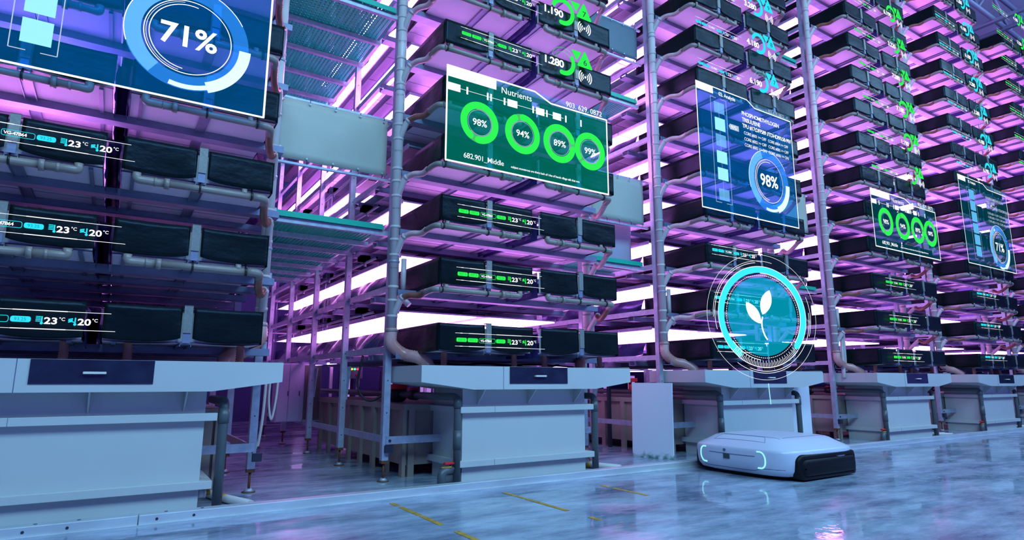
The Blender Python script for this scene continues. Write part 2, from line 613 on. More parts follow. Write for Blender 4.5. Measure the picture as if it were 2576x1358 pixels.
def fabric_mesh(side, seed):
    """side -1: the outer flank is on the left. local origin: bed centre, front, pan underside"""
    mb = MB()
    hw = .468
    rnd = random.Random(seed)
    ph = rnd.uniform(0, 9)
    for (xa, xb, lift) in ((-hw, -.035, -1), (.035, hw, 1)):
        amp = rnd.uniform(.006, .014)
        sag = rnd.uniform(.010, .022)

        def fn(u, v, xa=xa, xb=xb, lift=lift, amp=amp, sag=sag, ph=ph):
            x = xa + (xb - xa) * u
            z = BH * (1 - v) + .012 * v
            c = u if lift > 0 else 1 - u          # 0 at the bracket
            edge = 4 * u * (1 - u)
            y = -.006 - edge * amp * (1.2 - v) * .6 + wob(x, z, ph) * .005 * (.4 + v)
            z -= v * (sag * edge * .6) - v * .014 * math.exp(-c * 9)
            z -= (1 - v) * .010 * edge * (.6 + .4 * math.sin(ph))
            y -= .012 * v * math.exp(-c * 14)
            return (x, y, z)
        mb.grid(fn, 18, 8, (0, .006, 0))
        # hem folded under the bed
        mb.grid(lambda u, v, xa=xa, xb=xb, sag=sag: (xa + (xb - xa) * u, -.004 + v * .035, -.002 - 4 * u * (1 - u) * sag * .55 * (1 - v)), 10, 1)
    so = side * hw

    def fs(u, v):
        y = .0 + u * 1.02
        z = BH * (1 - v) - v * .012 * math.sin(u * PI)
        return (so + side * (.004 + .012 * wob(y * .6, z, ph + 3) * v * min(1, u * 6)), y, z)
    mb.grid(fs, 22, 6, (-side * .005, 0, 0))
    mb.box(min(so, -so), max(so, -so), .0, .05, BH - .008, BH - .003)
    return mb


def skirt_mesh(side):
    """reflective film hanging along the flank between the posts"""
    mb = MB()
    hw = .47
    ph = 1.3 if side < 0 else 2.6
    yb = [1.0, 1.83, 3.05, 4.33, 5.58, DEPTH]
    for a, b in zip(yb, yb[1:]):
        def fn(u, v, a=a, b=b):
            y = a + (b - a) * u
            sg = math.sin(u * PI)
            z = .225 - v * (.145 + .035 * sg)
            x = side * (hw + .02 + .06 * v + .035 * math.sin(v * PI * .8) * (.4 + .6 * sg) + .014 * wob(y, z, ph) + (.05 * v ** 3) * sg)
            return (x, y, z)
        mb.grid(fn, 14, 7)
    return mb


def lip_mesh(side):
    mb = MB()
    yb = [1.0, 1.83, 3.05, 4.33, 5.58, DEPTH]
    for a, b in zip(yb, yb[1:]):
        def fn(u, v, a=a, b=b):
            y = a + (b - a) * u
            sg = math.sin(u * PI)
            x = side * (.55 + .055 * sg + .03 * v + .008 * wob(y, v, 2))
            return (x, y, .080 - .035 * sg - v * .022 * (.5 + sg))
        mb.grid(fn, 14, 3)
    return mb


def inner_mesh(side):
    mb = MB()

    def fn(u, v):
        y = .03 + u * 3.0
        return (-side * (.47 + .010 + .012 * wob(y * 2.2, v, side)), y, .20 - .24 * v)
    mb.grid(fn, 40, 5)
    if side > 0:   # film closing the slot between the two beds
        mb.grid(lambda u, v: (-.468 - .102 * v, .03 + u * 5.5, .185 + .012 * wob(u * 9, v, 4) - .02 * math.sin(v * PI)), 60, 4)
    return mb


BED = {}
for side in (-1, 1):
    pan = MB().box(-.462, .462, .03, DEPTH, -.002, .008)
    for y in (.86, 1.46, 2.06, 2.7, 3.4):
        pan.box(-.462, .462, y, y + .006, -.005, -.002, mi=1)
    pan.box(-side * .40 - .012, -side * .40 + .012, .04, 4, -.018, -.002, mi=1)
    pan.box(-.462, .462, .03, .036, -.002, .2, mi=2)
    BED[side] = dict(
        fabric_wrap=[fabric_mesh(side, s).mesh('fabric_wrap', FABRIC) for s in (3 + side, 11 + side, 23 + side, 37 + side)],
        film_skirt=skirt_mesh(side).mesh('film_skirt', FILM),
        film_lip=lip_mesh(side).mesh('film_lip', FILMP),
        inner_film=inner_mesh(side).mesh('inner_film', mat('navy_film', (.05, .04, .20), .35, metal=.1, spec=.5, bump=.6, bscale=9)),
        pan=pan.mesh('pan', [PAN, BEAM, MEDIUM]),
        liner=MB().box(-.455, .455, .05, DEPTH, .10, .11).mesh('liner', MEDIUM),
        bracket=MB().box(-.026, .026, -.020, -.012, .062, BH + .014).box(-.026, .026, -.020, .03, BH + .008, BH + .014)
        .box(-.022, .022, -.012, -.008, -.004, .07, mi=1).mesh('bracket', [STRIP, BEAM]),
        centre_channel=CHANM)
for key, off, desc, nl in RACKS:
    for k in range(1, nl + 1):
        for side, cx in ((-1, (XL0 + XL1) / 2), (1, (XR0 + XR1) / 2)):
            lab = 'dark fabric wrapped grow bed, %s level up, %s half of the %s' % (ORD[k], 'left' if side < 0 else 'right', desc)
            t = thing('grow_bed', lab, 'grow bed', (off + cx, 0, ZT[k] - BH), 'grow beds stacked in the ' + desc)
            B = BED[side]
            f = obj('fabric_wrap', B['fabric_wrap'][(k * 5 + len(desc) + side) % 4], None, t)
            obj('pan', B['pan'], None, t)
            obj('centre_channel', B['centre_channel'], None, t)
            obj('liner', B['liner'], None, t)
            sk = obj('film_skirt', B['film_skirt'], None, t)
            obj('film_lip', B['film_lip'], None, sk)
            obj('inner_film', B['inner_film'], None, t)
            br = obj('bracket', B['bracket'], None, t)
            br['label'] = 'galvanised grey bracket strip'

# ------------------------------------------------------------------ grow lights
LH = MB().box(-.93, .93, 0, .585, 0, .014).box(-.945, -.93, 0, .585, -.016, .026).box(.93, .945, 0, .585, -.016, .026).mesh('housing', STEEL)


def boards(spans, m, ya=.012, yb=.573):
    return [MB().box(a, b, ya, yb, -.010, 0).mesh('diode_board', m) for a, b in spans]


HALF = ((-.925, -.08), (.08, .925))
LD, LDS, LDM = boards(HALF, LED), boards(HALF, LED2), boards(HALF, LED3)
LDA = boards(((-.925, -.35),), LED2)
LDO = boards(HALF, mat('unlit_board', (.10, .09, .16), .5))
SX = ((-.93, -.80), (-.52, -.42), (.42, .52), (.80, .93))
LH2 = MB()
for a, b in SX:
    LH2.box(a - .012, b + .012, 0, .6, 0, .03)
LH2.box(-.93, .93, .28, .31, .03, .045)
LH2 = LH2.mesh('housing', STEEL)
LD2 = boards(SX, LEDS, .008, .59)
LHG = MB().tube([(-.1, .3, .05), (-.1, .3, .10)], .004, 5).tube([(.1, .3, .05), (.1, .3, .10)], .004, 5).box(-.14, .14, .2, .4, .018, .055).mesh('driver_and_hangers', DARK)
LIT = {'A': {5: 4, 6: 4, 7: 4, 4: 3, 3: 3}, 'B': {k: (9 if k <= 6 else 6) for k in range(2, 10)},  # leftmost rack's third-level lamps are unseen, added to brighten the corridor floor
       'C': {k: (6 if k <= 7 else 4) for k in range(2, 12)}, 'D': {k: 4 for k in range(2, 14)},
       'E': {k: 3 for k in range(2, 15)}, 'F': {k: 3 for k in range(2, 15)}}
for key, off, desc, nl in RACKS:
    for k, nb in LIT[key].items():
        if k > nl:
            continue
        for i in range(nb):
            off_now = key == 'B' and k == 5 and i < 3
            t = thing('grow_light', ('unlit dark' if off_now else 'glowing pink white') + ' grow lamp, %s from the front under %s bed of %s' % (ORD[i + 1], ORD[k], desc),
                      'lamp', (off + 3.21, (.95 if k < 5 and key != 'A' else 4.0 if k < 4 else .85) + .6 * i, ZT[k] - BH - .145), 'grow lamps in the ' + desc)
            narrow = (key == 'B' and k >= 6)
            strong = key == 'A' or (key in 'DEF' and k >= 6)
            obj('housing', LH2 if narrow else LH, None, t)
            for me in (LDO if off_now else LD2 if narrow else (LDA if key == 'A' and k > 3 else LD if key == 'A' else LDM if key == 'D' else LDS) if strong else LD):
                obj('diode_board', me, None, t)['label'] = 'board of small diodes'
            obj('driver_and_hangers', LHG, None, t)


# ------------------------------------------------------------------ drain pipes under every bed
def clamp(mb, x, y, z, r=.031, mi=0):
    mb.tube([(x - .006, y, z), (x + .006, y, z)], r, 14, mi)
    mb.box(x - .004, x + .004, y + .0, y + .008, z + r * .8, z + .07, mi)


RP = .026
zP = -.045
# left bed: local origin = riser foot line, x as in rack B
pl = MB()
pl.tube(bend([(2.24, .012, zP), (2.205, .03, zP), (2.19, .10, zP - .004), (2.178, .17, zP - .02)], .05), RP, 14)
pl.tube([(2.235, .012, zP), (2.86, .012, zP)], RP - .002, 14)
pl.tube(bend([(2.86, .012, zP), (3.045, .012, zP), (3.045, .012, .0)], .05), RP + .001, 14)
pl.tube([(2.845, .012, zP), (2.875, .012, zP)], RP + .012, 14)
pl.tube([(2.93, .012, zP), (2.95, .012, zP)], RP + .004, 14)
pl.tube([(2.30, .012, zP), (2.30, .012, 0)], RP * .85, 10)
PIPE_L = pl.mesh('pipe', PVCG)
c = MB()
clamp(c, 0, .012, zP)
CLM = c.mesh('pipe_clamp', BLACK)
CL_L = (2.262, 2.702)
hl = MB()
ribbed(hl, bez([(2.18, .16, zP - .012), (2.165, .24, zP - .034), (2.12, .34, zP - .022), (2.085, .43, zP - .04)]), .026, .0022, .016)
HOSE_L = hl.mesh('flexible_hose', HOSEP)
HOSE_L2 = hl.mesh('flexible_hose', HOSER)
STUB_L = MB().tube(bez([(2.09, .415, zP - .03), (2.07, .45, zP - .075), (2.048, .52, zP - .19)], 5), RP + .002, 14).tube(
    [(2.09, .41, zP - .028), (2.084, .428, zP - .045)], RP + .006, 14).mesh('branch_fitting', PVC)
pr = MB()
pr.tube(bend([(3.36, .012, 0), (3.36, .012, zP), (3.53, .012, zP)], .05), RP + .001, 14)
pr.tube([(3.53, .012, zP), (4.1, .012, zP)], RP - .002, 14)
pr.tube([(3.52, .012, zP), (3.55, .012, zP)], RP + .012, 14)
pr.tube([(3.46, .012, zP), (3.475, .012, zP)], RP + .004, 14)
pr.tube([(4.02, .012, zP), (4.02, .012, 0)], RP * .85, 10)
pr.tube(bend([(4.08, .012, zP), (4.165, .012, zP), (4.175, .10, zP - .03)], .05), RP + .003, 14)
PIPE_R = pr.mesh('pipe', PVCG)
CL_R = (3.735, 4.07)
hr = MB()
ribbed(hr, bez([(4.175, .09, zP - .03), (4.19, .17, zP - .085), (4.23, .28, zP - .12), (4.265, .37, zP - .075)]), .026, .0022, .016)
HOSE_R = hr.mesh('flexible_hose', HOSEP)
HOSE_R2 = hr.mesh('flexible_hose', HOSER)
STUB_R = MB().tube(bez([(4.263, .355, zP - .07), (4.28, .40, zP - .09), (4.298, .55, zP - .22)], 5), RP + .002, 14).mesh('branch_fitting', PVC)
for key, off, desc, nl in RACKS:
    for k in range(2, nl + 1):
        z = ZT[k] - BH
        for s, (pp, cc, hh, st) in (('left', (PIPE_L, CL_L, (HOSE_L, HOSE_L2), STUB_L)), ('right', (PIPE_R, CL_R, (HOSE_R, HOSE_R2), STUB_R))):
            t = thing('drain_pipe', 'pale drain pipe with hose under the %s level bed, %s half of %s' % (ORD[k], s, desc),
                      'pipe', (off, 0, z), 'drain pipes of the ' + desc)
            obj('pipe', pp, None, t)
            for x in cc:
                obj('pipe_clamp', CLM, None, t, (x, 0, 0))['label'] = 'black pipe clamp'
            brown = key in 'ADEF' or (key, k) in (('B', 2), ('B', 5))
            obj('flexible_hose', hh[1 if brown else 0], None, t)['label'] = 'reddish brown hose' if brown else 'clear pinkish hose'
            obj('branch_fitting', st, None, t)


# ------------------------------------------------------------------ vertical risers
def riser(key, off, desc, nl, x, y, side):
    h = ZT[nl] + .6
    t = thing('riser_pipe', 'thick white vertical drain pipe at the front %s corner of the %s' % (side, desc), 'pipe', (off + x, y, 1.27), 'vertical drain risers')
    mb = MB().tube([(0, 0, 0), (0, 0, h - 1.27)], .044, 20)
    for k in range(1, nl + 1):
        z = ZT[k] - BH - 1.27
        for dz in (.02, -.10, -.24):
            if z + dz > .02:
                mb.tube([(0, 0, z + dz - .012), (0, 0, z + dz + .012)], .0475, 20)
    obj('pipe', mb, PVC, t)
    for k in (2, 5, 8, 11):
        if k <= nl:
            z = ZT[k] + .02 - 1.27
            obj('pipe_clamp', MB().tube([(0, 0, z - .01), (0, 0, z + .01)], .0495, 20).box(-.004, .004, 0, .09, z - .008, z + .008), STEEL, t)
    hs = MB()
    sx = 1 if side == 'left' else -1
    ribbed(hs, bez([(0, 0, .03), (.0, -.01, -.10), (.10 * sx, -.04, -.19), (.20 * sx, -.12, -.22), (.26 * sx, -.19, -.275), (.27 * sx, -.21, -.31)], 8), .052, .003, .022, 18)
    obj('flexible_hose', hs, HOSE, t)['label'] = 'thick ribbed pinkish hose'
    obj('hose_clip', MB().tube([(0, 0, .0), (0, 0, .014)], .058, 18), STRIP, t)
    if side == 'left':
        b = MB().tube([(.085, -.02, .66), (.085, -.02, .36)], .024, 12)
        b.tube(bend([(.085, -.02, .37), (.085, -.02, .30), (.13, -.06, .24)], .04), .026, 12)
        obj('overflow_pipe', b, PVC, t)
    if key in 'ABC' and side == 'left' or key == 'A':
        pass
    return t


for key, off, desc, nl in RACKS:
    if key != 'A':
        r = riser(key, off, desc, nl, 2.04, .53, 'left')
    riser(key, off, desc, nl, 4.30, .58, 'right')

# short ribbed hoses dropping from the lowest beds into the tanks
HS = MB()
ribbed(HS, [(0, 0, 0), (.002, 0, -.06), (0, 0, -.15)], .026, .003, .016)
HSM = HS.mesh('drop_hose', HOSER)
for key, off, desc, nl in RACKS:
    for i, x in enumerate((2.37, 3.08, 3.42, 4.10)):
        o = obj('drop_hose', HSM, None, None, (off + x, .16, ZT[1] - BH - .005))
        tag(o, 'short brown ribbed hose, %s from left, between lowest bed and tank of %s' % (ORD[i + 1], desc), 'hose', 'drop hoses above the tanks')


# ------------------------------------------------------------------ tanks
def build_tank(off, desc):
    t = thing('water_tank', 'grey white tank with flared rim and banded body under the ' + desc, 'tank', (off, 0, 0), 'front water tanks')
    prof = [(2.10, .9735), (2.10, .839), (2.585, .777), (3.92, .777), (4.37, .839), (4.37, .9735)]
    mb = MB()
    mb.prism(prof, 'y', .01, .022)
    mb.prism(prof, 'y', .838, .85)
    for a, b in zip(prof[1:-1], prof[2:]):
        mb.add([(a[0], .022, a[1]), (b[0], .022, b[1]), (b[0], .838, b[1]), (a[0], .838, a[1]),
                (a[0], .022, a[1] + .012), (b[0], .022, b[1] + .012), (b[0], .838, b[1] + .012), (a[0], .838, a[1] + .012)],
               [(0, 1, 2, 3), (7, 6, 5, 4)])
    mb.box(2.10, 2.112, .022, .838, .839, .9735).box(4.358, 4.37, .022, .838, .839, .9735)
    mb.box(2.112, 4.358, .022, .838, .935, .940)
    mb.box(2.875, 2.879, .0085, .0105, .777, .9735, mi=1)
    rim = obj('rim', mb, [TANK, SEAM], t)
    wn = obj('window', MB().box(2.94, 3.575, .004, .012, .826, .972), GLASSW, t)
    wn['label'] = 'dark glossy window'
    hd = obj('handle', MB().box(3.20, 3.32, -.022, -.010, .885, .90, b=.003).box(3.20, 3.212, -.012, .004, .886, .899)
             .box(3.308, 3.32, -.012, .004, .886, .899), HANDLE, wn)
    hd['label'] = 'cream pull handle'
    bm = MB().box(2.568, 3.913, .18, .75, 0, .79)
    obj('body', bm, TANK, t)
    for z0, z1 in ((.578, .63), (.134, .187)):
        obj('band', MB().box(2.525, 3.985, .125, .182, z0, z1, b=.003).box(2.525, 2.569, .182, .80, z0, z1).box(3.912, 3.985, .182, .80, z0, z1)
            .box(2.86, 2.862, .1235, .126, z0, z1, mi=1), [TANK, SEAM], t)
    for x in (2.715, 3.245, 3.78):
        obj('gusset', MB().prism([(.182, .64), (.182, .776), (.04, .776)], 'x', x - .005, x + .005), TANK, t)
    fit = MB().tube([(3.913, .22, .10), (3.95, .22, .10)], .032, 14).tube([(3.95, .22, .10), (3.965, .22, .10)], .036, 6).tube([(3.965, .22, .10), (3.99, .22, .10)], .02, 10, mi=1)
    obj('drain_fitting', fit, [PVC, YEL], t)
    return t


for key, off, desc, nl in RACKS:
    build_tank(off, desc)

# long ribbed tanks behind the front tanks
for key, off, desc, nl in RACKS:
    t = thing('ribbed_tank', 'long beige ribbed tank on legs behind the front tank of the ' + desc, 'tank', (off, 0, 0), 'long ribbed tanks')
    x0, x1, y0, y1 = 2.30, 4.06, .77, 3.55
    obj('body', MB().box(x0, x1, y0, y1, .10, .60), TANKB, t)
    obj('rim', MB().box(x0 - .035, x1 + .035, y0 - .035, y1 + .035, .585, .64, b=.004), TANKB, t)
    y = y0 - .03
    while y < y1:
        for x, s in ((x0, -1), (x1, 1)):
            obj('rib', MB().box(min(x, x + s * .035), max(x, x + s * .035), y, y + .07, 0, .59), TANKB, t)
        y += .375
    for x in (x0 + .02, 3.2, x1 - .08):
        obj('rib', MB().box(x, x + .06, y0 - .033, y0, 0, .59), TANKB, t)

# grey pipework beside the tanks
for key, off, desc, nl in RACKS:
    t = thing('feed_pipe', 'dark grey pipe rising at the left front corner of the tank under the ' + desc, 'pipe', (off, 0, 0), 'grey feed pipes')
    if key != 'A':
        obj('pipe', MB().tube(bend([(2.515, .165, 0), (2.515, .165, .715), (2.44, .42, .715), (2.44, 5.2, .715)], .06), .032, 16)
            .tube([(2.515, .165, .28), (2.515, .165, .44)], .036, 16).tube([(2.515, .165, .62), (2.515, .165, .70)], .037, 16), GPIPE, t)
        v = obj('valve', MB().tube([(2.44, 1.20, .715), (2.44, 1.45, .715)], .052, 14).tube([(2.44, 1.24, .715), (2.44, 1.40, .715)], .075, 14)
                .tube([(2.44, 1.32, .715), (2.44, 1.32, .77)], .03, 10), BLACK, t)
        obj('actuator', MB().box(2.32, 2.50, 1.20, 1.38, .765, .815, b=.01), RED, v)['label'] = 'red valve actuator'
        v2 = obj('valve', MB().tube([(2.44, .86, .715), (2.44, .98, .715)], .045, 12).tube([(2.44, .92, .715), (2.44, .92, .77)], .02, 8), BLACK, t)
        obj('lever', MB().box(2.38, 2.48, .89, .95, .765, .785, b=.006), RED, v2)['label'] = 'red valve lever'
        t = thing('drain_valve', 'low grey elbow valve with red lever beside the tank of the ' + desc, 'valve', (off, 0, 0), 'floor drain valves')
        obj('pipe', MB().tube(bend([(2.36, .14, 0), (2.36, .14, .115), (2.46, .17, .115)], .06), .034, 16), GPIPE, t)
        obj('body', MB().tube([(2.44, .17, .115), (2.57, .22, .115)], .038, 16).tube([(2.47, .18, .12), (2.47, .18, .165)], .016, 10), BLACK, t)
        obj('lever', MB().box(2.40, 2.50, .155, .195, .16, .182, b=.006), RED, t)['label'] = 'red lever'
        obj('tag_plate', MB().box(2.36, 2.45, .135, .15, .142, .152), YEL, t)['label'] = 'yellow tag'
    else:
        COL.objects.unlink(t)
        bpy.data.objects.remove(t)
    t = thing('overflow_pipe', 'dark grey pipe at the right front corner of the tank under the ' + desc, 'pipe', (off, 0, 0), 'grey overflow pipes')
    obj('pipe', MB().tube(bend([(4.03, .17, 0), (4.03, .17, .705), (4.03, .80, .705)], .06), .032, 16)
        .tube([(4.03, .17, .56), (4.03, .17, .66)], .037, 16), GPIPE, t)
    o = obj('floor_pipe', MB().tube(bend([(4.0, .85, .03), (4.05, .5, .03), (4.22, .02, .03)], .1), .028, 12).tube([(4.09, .38, .03), (4.11, .33, .03)], .031, 12, mi=1), [PVC, YEL], None, (off, 0, 0))
    tag(o, 'white pipe lying on the floor right of the tank under the ' + desc, 'pipe', 'white floor pipes')

# ------------------------------------------------------------------ banners, walkways, boards
def banner(x0, x1, y, z0, z1, m, label, holes=True):
    mb = MB().grid(lambda u, v: (x0 + (x1 - x0) * u, y + .006 * wob(u * 2, v * 2, x0) - .004 * math.sin(v * PI), z0 + (z1 - z0) * v), 20, 8, (0, .004, 0))
    t = thing('fabric_banner', label, 'banner', ((x0 + x1) / 2, y, z0))
    o = obj('sheet', mb, m, t)
    o.location = (-(x0 + x1) / 2, -y, -z0)
    if holes:
        for i in range(5):
            x = x0 + (x1 - x0) * (.04 + .23 * i)
            for z in (z0 + .02, z1 - .02):
                s = 1 if z > z0 + .1 else -1
                e = MB().tube([(x, y - .018, z), (x, y - .012, z)], .009, 8).tube([(x, y - .016, z), (x + .004, y - .01, z + s * .05)], .003, 5, mi=1)
                p = obj('eyelet', e, [STEEL, DARK], t)
                p.location = o.location
    for z in (z0 - .035, z1 + .012):
        f = obj('support_bar', MB().box(x0 - .02, x1 + .10, y + .02, y + .05, z, z + .02), STEEL, t)
        f.location = o.location
    return t


banner(.99, 1.99, .70, 2.735, 3.285, CLOTH, 'wide pale green fabric sheet with eyelets hung between the two leftmost racks')
banner(4.50, 5.33, .70, 2.735, 3.285, CLOTH, 'pale fabric sheet with eyelets hung right of the second rack')
banner(4.55, 5.34, .95, 2.24, 2.80, mat('grey_cloth', (.42, .42, .52), .6, bump=.2, bscale=3), 'plain grey lilac sheet hanging below the pale sheet right of the second rack', False)
banner(4.45, 5.32, .70, 4.92, 5.36, CLOTHD, 'dark slate sheet hung high between the second and third racks')
banner(7.93, 8.85, .70, 3.1, 3.7, CLOTH, 'pale sheet hung between the third and fourth racks')


def grate(x0, x1, y0, y1, z, label):
    t = thing('walkway_grate', label, 'walkway', ((x0 + x1) / 2, y0, z), 'green walkway grates')
    ox, oy, oz = -(x0 + x1) / 2, -y0, -z
    mb = MB()
    n = int((x1 - x0) / .036)
    for i in range(n + 1):
        x = x0 + (x1 - x0) * i / n
        mb.box(x - .012, x + .012, y0, y1, z + .004, z + .022)
    n = int((y1 - y0) / .045)
    for i in range(n):
        y = y0 + (y1 - y0) * i / n
        mb.box(x0, x1, y, y + .014, z + .012, z + .020)
    mb.box(x0, x1, y0 - .008, y0, z, z + .05)
    obj('mesh_deck', mb, GREEN, t).location = (ox, oy, oz)
    y = y0 + .04
    while y < y1:
        obj('support_bar', MB().box(x0 - .04, x1 + .06, y - .02, y + .02, z - .045, z - .002), STEEL, t).location = (ox, oy, oz)
        y += .53
    return t


grate(1.0, 1.97, .66, 4.4, 2.21, 'green mesh walkway seen from below, lower one between the two leftmost racks')
grate(1.0, 1.97, .55, 4.4, 4.33, 'green mesh walkway seen from below, upper one between the two leftmost racks')
grate(4.42, 5.30, .72, 3.4, 2.22, 'green mesh walkway between second and third racks behind the lilac sheet')
grate(4.42, 5.30, .72, 3.4, 4.33, 'green mesh walkway high between second and third racks')
grate(7.82, 8.95, .72, 3.0, 2.22, 'green mesh walkway between the third and fourth racks')
grate(7.82, 8.95, .72, 3.0, 5.98, 'green mesh walkway high between the third and fourth racks')


def board_mat():
    m = mat('mossy_board', (.74, .78, .84), .5)
    nt = m.node_tree
    b = nt.nodes['Principled BSDF']
    tc = [x for x in nt.nodes if x.type == 'TEX_COORD'][0]
    n = nt.nodes.new('ShaderNodeTexNoise')
    n.inputs['Scale'].default_value = 14
    n.inputs['Detail'].default_value = 6
    nt.links.new(tc.outputs['Object'], n.inputs['Vector'])
    sp = nt.nodes.new('ShaderNodeSeparateXYZ')
    nt.links.new(tc.outputs['Object'], sp.inputs[0])
    mr = nt.nodes.new('ShaderNodeMapRange')
    mr.inputs['From Min'].default_value = .16
    mr.inputs['From Max'].default_value = .0
    nt.links.new(sp.outputs['Z'], mr.inputs['Value'])
    mu = nt.nodes.new('ShaderNodeMath'); mu.operation = 'MULTIPLY'
    nt.links.new(mr.outputs[0], mu.inputs[0]); nt.links.new(n.outputs['Fac'], mu.inputs[1])
    r = nt.nodes.new('ShaderNodeValToRGB')
    r.color_ramp.elements[0].position = .30
    r.color_ramp.elements[1].position = .52
    r.color_ramp.elements[0].color = (.74, .78, .84, 1)
    r.color_ramp.elements[1].color = (.10, .26, .20, 1)
    nt.links.new(mu.outputs[0], r.inputs[0])
    nt.links.new(r.outputs[0], b.inputs['Base Color'])
    return m


d = Vector((.15, -.47, 0)).normalized()
nn = Vector((-d.y, d.x, 0)) * .02
mb = MB()
a, b_ = Vector((5.12, .80, 0)), Vector((5.28, .33, 0))
vs = []
for p in (a, b_):
    for q in (0, 1):
        for z in (0, .83):
            vs.append((p.x + nn.x * q + (.02 if z else 0), p.y + nn.y * q, z))
mb.add(vs, [(0, 1, 3, 2), (4, 6, 7, 5), (0, 4, 5, 1), (2, 3, 7, 6), (0, 2, 6, 4), (1, 5, 7, 3)])
tag(obj('plastic_board', mb, board_mat()), 'white board with green mould stains leaning upright left of the third tank', 'board')
tag(obj('plastic_board', MB().box(7.50, 7.98, .36, .38, 0, .80).box(7.53, 7.56, .35, .36, .05, .75, mi=1), [WHITEB, WHITEB]), 'plain white board standing at the right end of the third tank', 'board')

# electrical cabinet and signal boxes
t = thing('control_cabinet', 'lilac two door electrical cabinet in the gap behind the left tank', 'cabinet', (2.02, 3.5, .34))
obj('body', MB().box(-.27, .27, 0, .25, 0, .72, b=.006), CABI, t)
for x0, x1 in ((-.262, -.13), (-.126, .01)):
    dd = obj('door', MB().box(x0, x1, -.014, 0, .01, .71, b=.003), CABI, t)
    obj('latch', MB().box(x1 - .012, x1 - .004, -.022, -.014, .32, .38), DARK, dd)
obj('side_panel', MB().box(.06, .262, -.008, 0, .02, .70), mat('umber_panel', (.16, .12, .13), .6), t)
obj('warning_lamp', MB().tube([(-.26, -.03, .62), (-.26, -.014, .62)], .012, 10), emis('red_signal', (1, .02, .2), 1.5), t)['label'] = 'small red lamp'

SG = emis('green_signal', (.1, 1, .5), 1.6)
SY = emis('amber_signal', (1, .75, .1), 1.5)
SR = emis('red_lamp', (1, .05, .1), 1.5)
for x, y, z, lab in ((3.1, 4.6, 1.02, 'small dark control box with three signal lamps deep under the second rack'),
                     (5.60, 1.6, .98, 'grey control box with green, amber and red lamps above the leaning board')):
    t = thing('signal_box', lab, 'control box', (x, y, z))
    obj('housing', MB().box(-.12, .12, 0, .1, -.14, .12, b=.006), mat('box_paint', (.22, .22, .34), .5), t)
    for i, m in enumerate((SY, SG, SR)):
        obj('signal_lamp', MB().tube([(-.05 + .045 * i, -.012, 0), (-.05 + .045 * i, 0, 0)], .016, 10), m, t)
    obj('stop_button', MB().tube([(.03, -.03, -.09), (.03, 0, -.09)], .02, 10), RED, t)
    obj('mount_post', MB().box(-.02, .02, .1, .14, -z, .1), DARK, t)
tag(obj('red_valve_box', MB().box(5.16, 5.30, .86, .98, .84, .885, b=.006).tube([(5.23, .92, .735), (5.23, .92, .84)], .02, 8), RED),
    'red valve actuator showing just above the mould stained board', 'valve')

# things far back under the racks, seen between the tanks
rr = random.Random(5)
for i in range(13):
    x = 3.2 + i * .92
    y = 8.6
    w = rr.uniform(.16, .36)
    mb = MB().box(x, x + w, y, y + .05, 0, 1.05)
    mb2 = MB().box(x + .04, x + w - .04, y - .006, y, .50, 1.0)
    t = thing('lit_doorway', '%s from left of the small lit pink openings at the back of the hall' % ORD[i + 1], 'opening', (0, 0, 0), 'lit openings at the back')
    obj('frame', mb, DARK, t)
    obj('pane', mb2, emis('back_room_light', (.55, .30, .95), .7), t)
for i, (x, y) in enumerate(((3.2, 6.2), (3.75, 6.4), (4.9, 6.0), (6.2, 6.3), (8.3, 6.0))):
    tag(obj('white_post', MB().box(x, x + .05, y, y + .05, 0, 1.08), WHITEB), '%s from left of the pale posts standing deep under the racks' % ORD[i + 1], 'post', 'pale posts at the back')
# cable loops and pipes under the lowest beds
for key, off, desc, nl in RACKS[:4]:
    mb = MB()
    mb.tube(bez([(2.3, 1.0, 1.02), (2.8, .9, .98), (3.3, 1.1, 1.03), (3.9, .95, .99), (4.3, 1.1, 1.03)]), .012, 7)
    mb.tube(bez([(2.4, .7, 1.03), (3.0, .6, .985), (3.7, .8, 1.02), (4.2, .7, 1.0)]), .009, 7)
    tag(obj('cable', mb, BLACK), 'black cables sagging under the lowest bed of the ' + desc, 'cable', 'cables under the lowest beds')
tag(obj('cable', MB().tube(bez([(2.06, 1.3, 1.09), (2.02, 1.3, .8), (2.12, 1.25, .66), (2.32, 1.25, .74)]), .012, 8), BLACK), 'black cable looping down beside the second rack to the red valve', 'cable')
tag(obj('hanging_hose', MB().tube(bez([(1.06, 1.0, 1.0), (1.05, 1.0, .55), (1.08, 1.0, .30), (1.11, 1.0, .55), (1.12, 1.0, 1.0)]), .012, 8)
        .tube(bez([(1.18, 1.1, 1.0), (1.17, 1.1, .7), (1.20, 1.1, .52), (1.23, 1.1, .7), (1.24, 1.1, 1.0)]), .010, 8), PVC),
    'white hoses hanging in loops right of the left tank', 'hose')
TUBE = emis('violet_fill', (.60, .40, 1.0), 4)  # light tubes added under the beds to brighten the dark floor
TUBE.cycles.emission_sampling = 'AUTO'
for key, off, desc, nl in RACKS[:4]:
    for i, x in enumerate((2.2, 4.2)):
        t = thing('fill_tube', 'thin added violet fill tube under the lowest bed, %s side of the %s' % (('left', 'right')[i], desc), 'lamp', (off + x, 2.6, 1.05), 'added fill tubes under the lowest beds')
        obj('tube', MB().tube([(0, 0, 0), (0, 2.9, 0)], .012, 8), TUBE, t)
        obj('holder', MB().box(-.02, .02, 0, 2.9, .012, .035), STEEL, t)
